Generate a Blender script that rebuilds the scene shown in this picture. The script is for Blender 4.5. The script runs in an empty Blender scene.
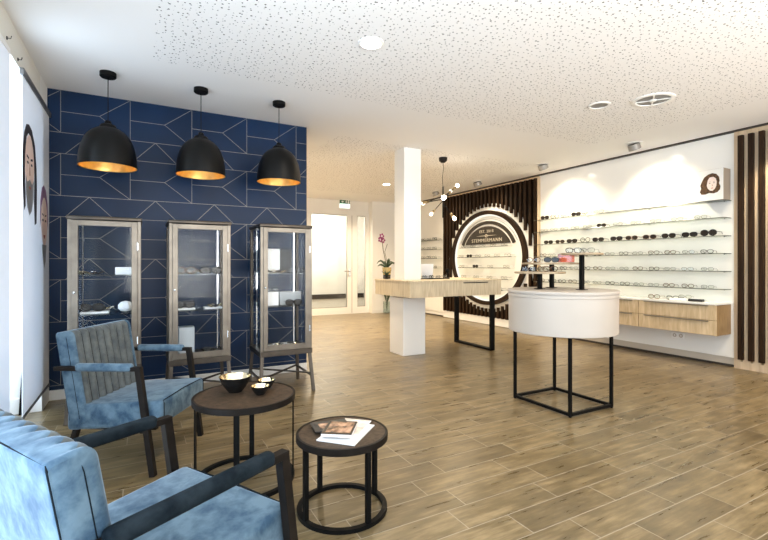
import bpy, bmesh, math, random
from mathutils import Vector, Matrix, Euler
random.seed(7)
PI = math.pi
scn = bpy.context.scene
COL = scn.collection
H = 2.87

# ------------------------------------------------------------------ materials
def new_mat(name):
    m = bpy.data.materials.new(name); m.use_nodes = True
    nt = m.node_tree
    b = next(n for n in nt.nodes if n.type == 'BSDF_PRINCIPLED')
    return m, nt, b

def pmat(name, col, rough=.5, metal=0., spec=None, bump=None, noise=None, **kw):
    """plain principled material; noise=(scale, amount) mottles the colour, bump=(scale, strength)"""
    m, nt, b = new_mat(name)
    b.inputs['Base Color'].default_value = (*col, 1)
    b.inputs['Roughness'].default_value = rough
    b.inputs['Metallic'].default_value = metal
    if spec is not None: b.inputs['Specular IOR Level'].default_value = spec
    for k, v in kw.items():
        key = k.replace('_', ' ')
        b.inputs[key].default_value = v
    tc = nt.nodes.new('ShaderNodeTexCoord')
    if noise:
        n = nt.nodes.new('ShaderNodeTexNoise'); n.inputs['Scale'].default_value = noise[0]; n.inputs['Detail'].default_value = 4
        r = nt.nodes.new('ShaderNodeMapRange')
        r.inputs[1].default_value = .3; r.inputs[2].default_value = .7
        r.inputs[3].default_value = 1 - noise[1]; r.inputs[4].default_value = 1 + noise[1]
        x = nt.nodes.new('ShaderNodeVectorMath'); x.operation = 'SCALE'
        x.inputs[0].default_value = col
        nt.links.new(tc.outputs['Object'], n.inputs['Vector']); nt.links.new(n.outputs[0], r.inputs[0])
        nt.links.new(r.outputs[0], x.inputs['Scale']); nt.links.new(x.outputs[0], b.inputs['Base Color'])
    if bump:
        n = nt.nodes.new('ShaderNodeTexNoise'); n.inputs['Scale'].default_value = bump[0]; n.inputs['Detail'].default_value = 3
        bp = nt.nodes.new('ShaderNodeBump'); bp.inputs['Strength'].default_value = bump[1]; bp.inputs['Distance'].default_value = .01
        nt.links.new(tc.outputs['Object'], n.inputs['Vector']); nt.links.new(n.outputs[0], bp.inputs['Height'])
        nt.links.new(bp.outputs[0], b.inputs['Normal'])
    return m

def M(nt, op, a, b=None, c=None):
    n = nt.nodes.new('ShaderNodeMath'); n.operation = op
    for i, v in enumerate((a, b, c)):
        if v is None: continue
        if isinstance(v, (int, float)): n.inputs[i].default_value = v
        else: nt.links.new(v, n.inputs[i])
    return n.outputs[0]

def wood_mat(name, c1, c2, scale=(1, 1, 1), rough=.45, wscale=6., spec=.4):
    m, nt, b = new_mat(name)
    b.inputs['Specular IOR Level'].default_value = spec
    tc = nt.nodes.new('ShaderNodeTexCoord'); mp = nt.nodes.new('ShaderNodeMapping')
    mp.inputs['Scale'].default_value = scale
    n = nt.nodes.new('ShaderNodeTexNoise'); n.inputs['Scale'].default_value = wscale; n.inputs['Detail'].default_value = 6; n.inputs['Distortion'].default_value = .6
    cr = nt.nodes.new('ShaderNodeValToRGB')
    cr.color_ramp.elements[0].position = .3; cr.color_ramp.elements[1].position = .7
    cr.color_ramp.elements[0].color = (*c1, 1); cr.color_ramp.elements[1].color = (*c2, 1)
    nt.links.new(tc.outputs['Object'], mp.inputs[0]); nt.links.new(mp.outputs[0], n.inputs['Vector'])
    nt.links.new(n.outputs[0], cr.inputs[0]); nt.links.new(cr.outputs[0], b.inputs['Base Color'])
    b.inputs['Roughness'].default_value = rough
    bp = nt.nodes.new('ShaderNodeBump'); bp.inputs['Strength'].default_value = .15; bp.inputs['Distance'].default_value = .004
    nt.links.new(n.outputs[0], bp.inputs['Height']); nt.links.new(bp.outputs[0], b.inputs['Normal'])
    return m

def glass_mat(name, tint=(1, 1, 1), alpha_gloss=1., rough=.02, base=.03):
    m = bpy.data.materials.new(name); m.use_nodes = True
    nt = m.node_tree; nt.nodes.clear()
    o = nt.nodes.new('ShaderNodeOutputMaterial'); mx = nt.nodes.new('ShaderNodeMixShader')
    t = nt.nodes.new('ShaderNodeBsdfTransparent'); t.inputs[0].default_value = (*tint, 1)
    g = nt.nodes.new('ShaderNodeBsdfGlossy'); g.inputs['Roughness'].default_value = rough
    lw = nt.nodes.new('ShaderNodeLayerWeight'); lw.inputs[0].default_value = .12
    f = M(nt, 'MULTIPLY_ADD', lw.outputs['Fresnel'], alpha_gloss, base)
    nt.links.new(f, mx.inputs[0]); nt.links.new(t.outputs[0], mx.inputs[1]); nt.links.new(g.outputs[0], mx.inputs[2])
    nt.links.new(mx.outputs[0], o.inputs[0])
    return m

def emis_mat(name, col, strength):
    m = bpy.data.materials.new(name); m.use_nodes = True
    nt = m.node_tree; nt.nodes.clear()
    o = nt.nodes.new('ShaderNodeOutputMaterial'); e = nt.nodes.new('ShaderNodeEmission')
    e.inputs[0].default_value = (*col, 1); e.inputs[1].default_value = strength
    nt.links.new(e.outputs[0], o.inputs[0])
    return m

def floor_mat():
    m, nt, b = new_mat('floor_planks')
    tc = nt.nodes.new('ShaderNodeTexCoord'); sep = nt.nodes.new('ShaderNodeSeparateXYZ')
    nt.links.new(tc.outputs['Object'], sep.inputs[0])
    X, Y = sep.outputs[0], sep.outputs[1]
    W, L = .1725, .605
    rv = M(nt, 'DIVIDE', M(nt, 'ADD', Y, 50 * W - .1105), W)
    row = M(nt, 'FLOOR', rv); fy = M(nt, 'FRACT', rv)
    wn = nt.nodes.new('ShaderNodeTexWhiteNoise'); wn.noise_dimensions = '1D'
    nt.links.new(row, wn.inputs['W'])
    # third-bond lay with a little irregularity
    off = M(nt, 'ADD', M(nt, 'MULTIPLY', M(nt, 'FLOOR', M(nt, 'MULTIPLY', wn.outputs['Value'], 5)), .2), .49)
    cv = M(nt, 'ADD', M(nt, 'DIVIDE', M(nt, 'ADD', X, 20), L), off)
    colm = M(nt, 'FLOOR', cv); fx = M(nt, 'FRACT', cv)
    dy = M(nt, 'MULTIPLY', M(nt, 'MINIMUM', fy, M(nt, 'SUBTRACT', 1, fy)), W)
    dx = M(nt, 'MULTIPLY', M(nt, 'MINIMUM', fx, M(nt, 'SUBTRACT', 1, fx)), L)
    d = M(nt, 'MINIMUM', dx, dy)
    g = nt.nodes.new('ShaderNodeMapRange'); g.inputs[1].default_value = .0012; g.inputs[2].default_value = .0030
    nt.links.new(d, g.inputs[0])                      # 0 in the joint, 1 on the tile
    cmb = nt.nodes.new('ShaderNodeCombineXYZ'); nt.links.new(row, cmb.inputs[0]); nt.links.new(colm, cmb.inputs[1])
    w2 = nt.nodes.new('ShaderNodeTexWhiteNoise'); w2.noise_dimensions = '3D'; nt.links.new(cmb.outputs[0], w2.inputs['Vector'])
    # grain: noise stretched along the plank, shifted per plank
    c3 = nt.nodes.new('ShaderNodeCombineXYZ')
    nt.links.new(M(nt, 'ADD', M(nt, 'MULTIPLY', X, 3.2), M(nt, 'MULTIPLY', w2.outputs['Value'], 31)), c3.inputs[0])
    nt.links.new(M(nt, 'MULTIPLY', Y, 26), c3.inputs[1]); nt.links.new(w2.outputs['Value'], c3.inputs[2])
    n1 = nt.nodes.new('ShaderNodeTexNoise'); n1.inputs['Scale'].default_value = 1.; n1.inputs['Detail'].default_value = 7; n1.inputs['Roughness'].default_value = .65
    nt.links.new(c3.outputs[0], n1.inputs['Vector'])
    n2 = nt.nodes.new('ShaderNodeTexNoise'); n2.inputs['Scale'].default_value = 5.; n2.inputs['Detail'].default_value = 4
    c4 = nt.nodes.new('ShaderNodeCombineXYZ'); nt.links.new(X, c4.inputs[0]); nt.links.new(M(nt, 'MULTIPLY', Y, 2.2), c4.inputs[1]); nt.links.new(w2.outputs['Value'], c4.inputs[2])
    nt.links.new(c4.outputs[0], n2.inputs['Vector'])
    v = M(nt, 'ADD', M(nt, 'MULTIPLY', n1.outputs[0], .72), M(nt, 'ADD', M(nt, 'MULTIPLY', n2.outputs[0], .40), M(nt, 'MULTIPLY', w2.outputs['Value'], .11)))
    cr = nt.nodes.new('ShaderNodeValToRGB')
    e = cr.color_ramp.elements
    e[0].position = .36; e[0].color = (.072, .050, .023, 1)
    e[1].position = .86; e[1].color = (.34, .252, .135, 1)
    k = e.new(.60); k.color = (.160, .115, .055, 1)
    nt.links.new(v, cr.inputs[0])
    mx = nt.nodes.new('ShaderNodeMix'); mx.data_type = 'RGBA'
    mx.inputs[6].default_value = (.34, .285, .21, 1)
    nt.links.new(g.outputs[0], mx.inputs[0]); nt.links.new(cr.outputs[0], mx.inputs[7])
    nt.links.new(mx.outputs[2], b.inputs['Base Color'])
    rr = nt.nodes.new('ShaderNodeMapRange'); rr.inputs[3].default_value = .20; rr.inputs[4].default_value = .40
    nt.links.new(n1.outputs[0], rr.inputs[0]); nt.links.new(rr.outputs[0], b.inputs['Roughness'])
    bp = nt.nodes.new('ShaderNodeBump'); bp.inputs['Strength'].default_value = .25; bp.inputs['Distance'].default_value = .003
    nt.links.new(M(nt, 'ADD', M(nt, 'MULTIPLY', n1.outputs[0], .5), g.outputs[0]), bp.inputs['Height'])
    nt.links.new(bp.outputs[0], b.inputs['Normal'])
    return m

def ceiling_mat():
    """white plaster with irregular acoustic perforation in two fields"""
    m, nt, b = new_mat('ceiling_plaster')
    tc = nt.nodes.new('ShaderNodeTexCoord'); sep = nt.nodes.new('ShaderNodeSeparateXYZ')
    nt.links.new(tc.outputs['Object'], sep.inputs[0])
    X, Y = sep.outputs[0], sep.outputs[1]
    def field(x0, x1, y0, y1):
        a = M(nt, 'MULTIPLY', M(nt, 'GREATER_THAN', X, x0), M(nt, 'LESS_THAN', X, x1))
        c = M(nt, 'MULTIPLY', M(nt, 'GREATER_THAN', Y, y0), M(nt, 'LESS_THAN', Y, y1))
        return M(nt, 'MULTIPLY', a, c)
    mask = M(nt, 'MINIMUM', M(nt, 'ADD', field(.08, 5.35, -2, 3.97), field(2.15, 5.6, 5.2, 9.2)), 1)
    out = None
    for sc, r0, r1 in ((17, .0032, .0072), (24, -.0006, .0054)):
        vo = nt.nodes.new('ShaderNodeTexVoronoi'); vo.voronoi_dimensions = '2D'; vo.feature = 'F1'
        vo.inputs['Scale'].default_value = sc; vo.inputs['Randomness'].default_value = .7
        nt.links.new(tc.outputs['Object'], vo.inputs['Vector'])
        sc_ = nt.nodes.new('ShaderNodeSeparateColor'); nt.links.new(vo.outputs['Color'], sc_.inputs[0])
        rad = M(nt, 'MULTIPLY_ADD', sc_.outputs[0], r1-r0, r0)
        h = M(nt, 'LESS_THAN', M(nt, 'DIVIDE', vo.outputs['Distance'], sc), rad)
        out = h if out is None else M(nt, 'MAXIMUM', out, h)
    hole = M(nt, 'MULTIPLY', out, mask)
    mx = nt.nodes.new('ShaderNodeMix'); mx.data_type = 'RGBA'
    mx.inputs[6].default_value = (.88, .865, .845, 1); mx.inputs[7].default_value = (.06, .055, .05, 1)
    nt.links.new(hole, mx.inputs[0]); nt.links.new(mx.outputs[2], b.inputs['Base Color'])
    b.inputs['Roughness'].default_value = .85
    return m

def velvet_mat(name, base, light, sheen=.45):
    m, nt, b = new_mat(name)
    tc = nt.nodes.new('ShaderNodeTexCoord')
    n = nt.nodes.new('ShaderNodeTexNoise'); n.inputs['Scale'].default_value = 13; n.inputs['Detail'].default_value = 6; n.inputs['Distortion'].default_value = .2; n.inputs['Roughness'].default_value = .6
    nt.links.new(tc.outputs['Object'], n.inputs['Vector'])
    cr = nt.nodes.new('ShaderNodeValToRGB')
    cr.color_ramp.elements[0].position = .36; cr.color_ramp.elements[0].color = (*base, 1)
    cr.color_ramp.elements[1].position = .62; cr.color_ramp.elements[1].color = (*light, 1)
    nt.links.new(n.outputs[0], cr.inputs[0]); nt.links.new(cr.outputs[0], b.inputs['Base Color'])
    b.inputs['Roughness'].default_value = .8; b.inputs['Specular IOR Level'].default_value = .08
    b.inputs['Sheen Weight'].default_value = sheen; b.inputs['Sheen Roughness'].default_value = .35
    b.inputs['Sheen Tint'].default_value = (.75, .86, 1, 1)
    n3 = nt.nodes.new('ShaderNodeTexNoise'); n3.inputs['Scale'].default_value = 9; n3.inputs['Detail'].default_value = 3
    nt.links.new(tc.outputs['Object'], n3.inputs['Vector'])
    bp = nt.nodes.new('ShaderNodeBump'); bp.inputs['Strength'].default_value = .3; bp.inputs['Distance'].default_value = .02
    nt.links.new(n3.outputs[0], bp.inputs['Height']); nt.links.new(bp.outputs[0], b.inputs['Normal'])
    return m

def cloth_mat():
    m = bpy.data.materials.new('blind_fabric'); m.use_nodes = True
    nt = m.node_tree; nt.nodes.clear()
    o = nt.nodes.new('ShaderNodeOutputMaterial'); mx = nt.nodes.new('ShaderNodeMixShader'); mx.inputs[0].default_value = .20
    t = nt.nodes.new('ShaderNodeBsdfTranslucent'); t.inputs[0].default_value = (.9, .92, .95, 1)
    d = nt.nodes.new('ShaderNodeBsdfDiffuse'); d.inputs[0].default_value = (.88, .89, .92, 1)
    nt.links.new(d.outputs[0], mx.inputs[1]); nt.links.new(t.outputs[0], mx.inputs[2]); nt.links.new(mx.outputs[0], o.inputs[0])
    return m

def print_mat(name, col):
    m = bpy.data.materials.new(name); m.use_nodes = True
    nt = m.node_tree; nt.nodes.clear()
    o = nt.nodes.new('ShaderNodeOutputMaterial'); mx = nt.nodes.new('ShaderNodeMixShader'); mx.inputs[0].default_value = .45
    t = nt.nodes.new('ShaderNodeBsdfTranslucent'); t.inputs[0].default_value = (*col, 1)
    d = nt.nodes.new('ShaderNodeBsdfDiffuse'); d.inputs[0].default_value = (*col, 1)
    nt.links.new(d.outputs[0], mx.inputs[1]); nt.links.new(t.outputs[0], mx.inputs[2]); nt.links.new(mx.outputs[0], o.inputs[0])
    return m
m_floor = floor_mat(); m_ceil = ceiling_mat()
m_white = pmat('wall_paint', (.83, .815, .78), .6, bump=(60, .03))
m_cream = pmat('lintel_paint', (.78, .755, .68), .7)
m_lacq = pmat('white_lacquer_panel', (.86, .845, .80), .12, Coat_Weight=.3)
m_base = pmat('skirting_paint', (.80, .79, .76), .4)
m_plinth = pmat('plinth_taupe', (.50, .44, .36), .5)
m_gap = pmat('shadow_gap', (.03, .022, .016), .6)
m_navy = pmat('navy_tile', (.0035, .0185, .058), .34, spec=.22, noise=(1.6, .25), bump=(7, .05))
m_line = pmat('champagne_inlay', (.27, .26, .24), .4, .3)
m_oak = wood_mat('pale_oak', (.50, .36, .20), (.72, .57, .37), (5, 5, .7), .45, 5)
m_oakv = wood_mat('pale_oak_desk', (.53, .42, .27), (.74, .63, .45), (9, 9, .8), .5, 5)
m_oakwall = wood_mat('oak_cladding', (.56, .40, .25), (.70, .54, .36), (6, 6, .5), .5, 4)
m_slat = wood_mat('dark_walnut', (.012, .006, .003), (.036, .018, .008), (12, 12, .6), .5, 5, .12)
m_slatbg = wood_mat('walnut_backing', (.012, .007, .004), (.03, .018, .010), (12, 12, .6), .6, 5, .1)
m_black = pmat('black_powder_coat', (.004, .004, .004), .5, spec=.12)
m_bronze = pmat('burnt_steel', (.011, .0085, .007), .5, .0, spec=.14, noise=(14, .3))
m_steel = pmat('brushed_gunmetal', (.185, .160, .130), .36, .8, noise=(9, .18), bump=(90, .05))
m_steeld = pmat('dark_gunmetal', (.085, .070, .056), .38, .8, noise=(9, .2))
m_alu = pmat('satin_aluminium', (.22, .20, .17), .35, .7)
m_chrome = pmat('chrome', (.8, .8, .8), .12, 1.)
m_glass = glass_mat('clear_glass', (.975, .985, .99), .16, .0, .005)
m_shelfglass = glass_mat('shelf_glass', (.90, .94, .93), .8, .05, .05)
m_edge = pmat('glass_edge', (.13, .14, .12), .25, .3)
m_doorglass = glass_mat('door_glass', (.93, .94, .92), .9, .05, .05)
m_doorframe = pmat('white_aluminium', (.84, .83, .80), .3)
m_velvet = velvet_mat('blue_velvet', (.038, .078, .128), (.125, .195, .255))
m_velvet_warm = velvet_mat('warm_lit_velvet_ribbing', (.080, .092, .098), (.135, .150, .150), .3)  # blue velvet greyed, warm light on the ribs put into the colour
m_velvet_shade = velvet_mat('blue_velvet_in_shade', (.004, .008, .012), (.016, .024, .031), .0)  # darker copy of the blue velvet, nap shade put into the colour
m_seam = pmat('seam_thread', (.008, .012, .016), .9, spec=.1)
m_tabletop = wood_mat('dark_tabletop', (.032, .020, .012), (.085, .056, .035), (3, 3, 3), .5, 12, .2)
m_table_white = pmat('warm_white_lacquer', (.49, .44, .385), .5)
m_gold = pmat('gold_leaf', (.95, .60, .20), .30, .85, noise=(10, .25), bump=(16, .3))
m_lampblack = pmat('satin_black', (.004, .0038, .0035), .38, spec=.2)
m_goldbowl = pmat('polished_gold', (.90, .76, .50), .14, 1., bump=(22, .35))
m_bowlblack = pmat('gloss_black', (.008, .008, .008), .12)
m_brass = pmat('antique_brass', (.35, .26, .14), .35, .9)
m_cloth = cloth_mat()
m_rail = pmat('grey_rail', (.16, .16, .16), .4, .5)
m_bulb = emis_mat('lit_bulb', (1, .80, .50), 14.)
m_bulbw = emis_mat('lit_bulb_bright', (1, .9, .75), 28.)
m_downl = emis_mat('lit_downlight', (1, .93, .82), 22.)
m_spotface = emis_mat('spot_face', (1, .92, .78), 9.)
m_trimwhite = pmat('white_trim_ring', (.9, .89, .86), .3)
m_grey = pmat('grey_can', (.30, .28, .25), .45, .3)
m_vent = pmat('vent_grey', (.22, .21, .20), .5)
m_skin = pmat('print_skin', (.86, .70, .62), .8)
m_skins = pmat('print_skin_shade', (.50, .33, .26), .8)
m_hair = pmat('print_dark_hair', (.035, .032, .038), .8)
m_hairg = pmat('print_grey_beard', (.20, .20, .20), .8, noise=(60, .7))
m_hairb = pmat('print_brown_hair', (.085, .040, .014), .8, noise=(50, .8))
m_hairp = pmat('print_mauve_hair', (.24, .13, .22), .8, noise=(40, .5))
m_lips = pmat('print_lips', (.45, .14, .12), .8)
m_card = pmat('white_card', (.86, .86, .86), .6)
m_cardg = pmat('grey_card', (.42, .44, .45), .6)
m_blackbox = pmat('black_box', (.015, .015, .017), .4)
m_frameblk = pmat('dark_acetate', (.020, .016, .014), .2)
m_framebrn = pmat('tortoise_acetate', (.12, .06, .03), .2, noise=(120, .7))
m_frameslv = pmat('thin_metal_frame', (.13, .12, .11), .4, .0, spec=.2)
m_lensdark = pmat('tinted_lens', (.022, .018, .015), .22, spec=.3)
m_lensclr = glass_mat('clear_lens', (.93, .94, .93), .25, .03, .02)
m_red = glass_mat('red_acrylic', (.86, .42, .34), .7, .05, .06)
m_signbrown = pmat('sign_brown', (.030, .023, .016), .6)
m_signgold = pmat('sign_lettering', (.62, .56, .44), .5)
m_green = pmat('sign_green', (.03, .14, .07), .5)
m_signlit = emis_mat('sign_lit_face', (.86, 1, .88), 1.3)
m_petal = pmat('magenta_petal', (.26, .03, .12), .6)
m_leaf = pmat('plant_leaf', (.035, .065, .025), .45)
m_stem = pmat('plant_stem', (.12, .10, .05), .6)
m_amber = pmat('ochre_glass', (.55, .40, .16), .2)
m_mag1 = pmat('magazine_cover', (.35, .20, .13), .25, noise=(22, .9))
m_mag2 = pmat('magazine_pages', (.82, .81, .80), .5)
m_photo = pmat('cover_photo', (.30, .175, .11), .25, noise=(26, 1.))
m_paleprint = pmat('pale_print', (.72, .62, .54), .4, noise=(20, .35))

# ------------------------------------------------------------------ mesh helpers
class MB:
    def __init__(s): s.bm = bmesh.new(); s.mi = 0
    def _set(s, faces):
        for f in faces: f.material_index = s.mi
    def box(s, c, d, rz=0., bev=0., rot=None, taper=None):
        r = bmesh.ops.create_cube(s.bm, size=1.)
        vs = r['verts']
        for v in vs:
            v.co.x *= d[0]; v.co.y *= d[1]; v.co.z *= d[2]
            if taper and v.co.z > 0: v.co.x *= taper; v.co.y *= taper
        fs = {f for v in vs for f in v.link_faces}
        if bev:
            es = {e for v in vs for e in v.link_edges}
            b = bmesh.ops.bevel(s.bm, geom=list(es), offset=bev, segments=3, profile=.5, affect='EDGES')
            vs = list({v for f in b['faces'] for v in f.verts} | {v for v in vs if v.is_valid})
            fs = {f for v in vs for f in v.link_faces}
        mat = Matrix.Translation(c) @ (rot.to_4x4() if rot else Matrix.Rotation(rz, 4, 'Z'))
        bmesh.ops.transform(s.bm, matrix=mat, verts=vs)
        s._set(fs); return s
    def span(s, x0, x1, y0, y1, z0, z1, bev=0.):
        return s.box(((x0+x1)/2, (y0+y1)/2, (z0+z1)/2), (abs(x1-x0), abs(y1-y0), abs(z1-z0)), bev=bev)
    def bar(s, p, q, w, t, bev=0., up=(0, 0, 1)):
        """rectangular bar from p to q, w wide (sideways), t thick (along up)"""
        p, q = Vector(p), Vector(q); z = (q-p).normalized()
        u = Vector(up)
        if abs(z.dot(u)) > .98: u = Vector((1, 0, 0))
        x = u.cross(z).normalized(); y = z.cross(x)
        rot = Matrix((x, y, z)).transposed()
        return s.box((p+q)/2, (w, t, (q-p).length), bev=bev, rot=rot)
    def tube(s, pts, r, seg=8, caps=True, closed=False):
        pts = [Vector(p) for p in pts]; n = len(pts); rings = []
        rad = r if isinstance(r, (list, tuple)) else [r]*n
        prev = None
        for i, p in enumerate(pts):
            if closed: t = (pts[(i+1) % n]-pts[i-1]).normalized()
            else: t = (pts[min(i+1, n-1)]-pts[max(i-1, 0)]).normalized()
            if prev is None:
                a = Vector((0, 0, 1)) if abs(t.z) < .9 else Vector((1, 0, 0))
                x = a.cross(t).normalized()
            else:
                x = (prev-t*prev.dot(t)).normalized()
            prev = x; y = t.cross(x)
            rings.append([s.bm.verts.new(p+(x*math.cos(2*PI*k/seg)+y*math.sin(2*PI*k/seg))*rad[i]) for k in range(seg)])
        fs = []
        m = n if closed else n-1
        for i in range(m):
            a, b = rings[i], rings[(i+1) % n]
            for k in range(seg):
                fs.append(s.bm.faces.new((a[k], a[(k+1) % seg], b[(k+1) % seg], b[k])))
        if caps and not closed:
            fs.append(s.bm.faces.new(rings[0][::-1])); fs.append(s.bm.faces.new(rings[-1]))
        s._set(fs); return s
    def lathe(s, prof, c=(0, 0, 0), seg=48, sx=1., sy=1., closed=False):
        rings = []; c = Vector(c)
        for r, z in prof:
            if r < 1e-6: rings.append([s.bm.verts.new(c+Vector((0, 0, z)))])
            else: rings.append([s.bm.verts.new(c+Vector((r*sx*math.cos(2*PI*k/seg), r*sy*math.sin(2*PI*k/seg), z))) for k in range(seg)])
        fs = []
        pr = list(zip(rings, rings[1:]))
        if closed: pr.append((rings[-1], rings[0]))
        for a, b in pr:
            for k in range(seg):
                k2 = (k+1) % seg
                if len(a) == 1 and len(b) == 1: continue
                if len(a) == 1: fs.append(s.bm.faces.new((a[0], b[k2], b[k])))
                elif len(b) == 1: fs.append(s.bm.faces.new((a[k], a[k2], b[0])))
                else: fs.append(s.bm.faces.new((a[k], a[k2], b[k2], b[k])))
        s._set(fs); return s
    def prism(s, poly, z0, z1, mat=None):
        """polygon in local xy extruded along local z, then placed by mat"""
        mt = mat or Matrix()
        a = [s.bm.verts.new(mt @ Vector((x, y, z0))) for x, y in poly]
        b = [s.bm.verts.new(mt @ Vector((x, y, z1))) for x, y in poly]
        n = len(poly); fs = [s.bm.faces.new(a[::-1]), s.bm.faces.new(b)]
        for i in range(n): fs.append(s.bm.faces.new((a[i], a[(i+1) % n], b[(i+1) % n], b[i])))
        s._set(fs); return s
    def ring(s, r0, r1, t0, t1, mat, seg=96, a0=0., a1=2*PI):
        """flat annulus (or arc) r0..r1 in local xy between z t0..t1"""
        full = abs(a1-a0-2*PI) < 1e-6; n = seg if full else seg+1
        vs = [[s.bm.verts.new(mat @ Vector((r*math.cos(a0+(a1-a0)*k/seg), r*math.sin(a0+(a1-a0)*k/seg), t))) for k in range(n)] for r, t in ((r0, t0), (r1, t0), (r1, t1), (r0, t1))]
        fs = []
        for i in range(4):
            a, b = vs[i], vs[(i+1) % 4]
            for k in range(seg):
                k2 = (k+1) % n
                fs.append(s.bm.faces.new((a[k], a[k2], b[k2], b[k])))
        if not full:
            fs.append(s.bm.faces.new([v[0] for v in vs])); fs.append(s.bm.faces.new([v[-1] for v in vs][::-1]))
        s._set(fs); return s
    def ball(s, c, r, sc=(1, 1, 1), u=16, v=10):
        q = bmesh.ops.create_uvsphere(s.bm, u_segments=u, v_segments=v, radius=r)
        for w in q['verts']:
            w.co = Vector((w.co.x*sc[0], w.co.y*sc[1], w.co.z*sc[2]))+Vector(c)
        s._set({f for w in q['verts'] for f in w.link_faces}); return s
    def build(s, name, mats, parent=None, smooth=None, loc=None):
        bmesh.ops.recalc_face_normals(s.bm, faces=s.bm.faces[:])
        me = bpy.data.meshes.new(name); s.bm.to_mesh(me); s.bm.free()
        for m in (mats if isinstance(mats, (list, tuple)) else [mats]): me.materials.append(m)
        if smooth is not None:
            for p in me.polygons: p.use_smooth = True
            try: me.set_sharp_from_angle(angle=math.radians(smooth))
            except Exception: pass
        o = bpy.data.objects.new(name, me); COL.objects.link(o)
        if parent: o.parent = parent
        if loc: o.location = loc
        return o

def tag(o, label=None, cat=None, group=None, kind=None):
    if label: o['label'] = label
    if cat: o['category'] = cat
    if group: o['group'] = group
    if kind: o['kind'] = kind
    return o
def thing(name, label, cat, loc=(0, 0, 0), rz=0., group=None):
    o = bpy.data.objects.new(name, None); COL.objects.link(o); o.empty_display_size = .05
    o.location = loc; o.rotation_euler = (0, 0, rz)
    return tag(o, label, cat, group)
def struct(name, mb, mat, label=None, parent=None, smooth=None):
    o = mb.build(name, mat, parent, smooth)
    if parent is None: tag(o, label, None, None, 'structure')
    return o
KIDS = {}
def copy_tree(o, parent=None):
    c = o.copy(); COL.objects.link(c)
    if parent: c.parent = parent
    for ch in [k for k in bpy.data.objects if k.parent == o and k != c]:
        copy_tree(ch, c)
    return c
def ordinal(i): return ['first', 'second', 'third', 'fourth', 'fifth', 'sixth', 'seventh', 'eighth', 'ninth', 'tenth', 'eleventh', 'twelfth', 'thirteenth', 'fourteenth', 'fifteenth'][i]

def text_mesh(name, body, size, mat, parent, matrix, depth=.002):
    cu = bpy.data.curves.new(name, 'FONT'); cu.body = body; cu.size = size; cu.align_x = 'CENTER'; cu.align_y = 'CENTER'; cu.extrude = depth; cu.space_character = 1.15
    t = bpy.data.objects.new(name, cu); COL.objects.link(t)
    bpy.context.view_layer.update()
    me = bpy.data.meshes.new_from_object(t.evaluated_get(bpy.context.evaluated_depsgraph_get()))
    bpy.data.objects.remove(t)
    me.materials.clear(); me.materials.append(mat); me.transform(matrix)
    o = bpy.data.objects.new(name, me); COL.objects.link(o); o.parent = parent
    return o

# facing frames: local x = reader's right, y = up, z = out of the wall
def face_negx(x, y, z): return Matrix(((0, 0, -1, x), (-1, 0, 0, y), (0, 1, 0, z), (0, 0, 0, 1)))
def face_posx(x, y, z): return Matrix(((0, 0, 1, x), (1, 0, 0, y), (0, 1, 0, z), (0, 0, 0, 1)))
def face_negy(x, y, z): return Matrix(((1, 0, 0, x), (0, 0, -1, y), (0, 1, 0, z), (0, 0, 0, 1)))

# ------------------------------------------------------------------ room shell
XL, XR, YB, YN = -.76, 6.35, -2.2, 5.07      # left wall, right wall, wall behind camera, navy wall
YD = 10.4                                      # entrance wall with the glass door
struct('floor', MB().span(-1.3, 6.5, YB-.1, 12.6, -.1, 0), m_floor, 'wood-look tile floor laid in staggered planks')
struct('ceiling', MB().span(-1.3, 6.5, YB-.1, 12.6, H, H+.12), m_ceil, 'white ceiling with perforated acoustic fields')
# left wall: deep full-height window recess with a lintel, pier to the navy corner
w = MB()
w.span(-1.3, XL, 4.74, YN+.12, 0, H)
struct('wall_left', w, m_white, 'white pier of the window wall beside the navy wall')
struct('wall_left_lintel', MB().span(-1.3, XL, YB, 4.74, 2.64, H), m_cream, 'cream lintel above the window recess')
struct('wall_left_rear', MB().span(-1.3, XL, YB, -1.3, 0, 2.64), m_white, 'white pier of the window wall near the shop front')
wf = MB()
for y in (-1.3, .2, 1.7, 3.2, 4.70): wf.span(-1.16, -1.10, y, y+.05, 0, 2.64)
wf.span(-1.16, -1.10, -1.3, 4.74, 0, .10); wf.span(-1.16, -1.10, -1.3, 4.74, 2.56, 2.64)
win = struct('window_1', wf, m_doorframe, 'white framed window in the left recess')
MB().span(-1.135, -1.13, -1.3, 4.74, .1, 2.56).build('pane', m_glass, win)
# navy wall with the champagne line pattern
nw = MB(); nw.mi = 0
nw.span(XL, 1.715, YN, YN+.3, .0, H)
nw.mi = 1
def ln(p, q, wd=.0038):
    (x0, z0), (x1, z1) = p, q
    x0c, x1c = x0, x1
    # clip to the wall
    def cl(x, z, ox, oz):
        if x < XL: t = (XL-ox)/(x-ox); return XL, oz+(z-oz)*t
        if x > 1.713: t = (1.713-ox)/(x-ox); return 1.713, oz+(z-oz)*t
        return x, z
    if (x0 < XL and x1 < XL) or (x0 > 1.713 and x1 > 1.713): return
    a = cl(x0, z0, x1, z1); b = cl(x1, z1, x0, z0)
    nw.bar((a[0], YN-.0005, a[1]), (b[0], YN-.0005, b[1]), .002, wd, up=(0, 0, 1) if abs(a[1]-b[1]) < 1e-4 else Vector((-(b[1]-a[1]), 0, b[0]-a[0])).normalized())
P = .5615; U = .1955
zt = 2.868
cyc = 0
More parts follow.
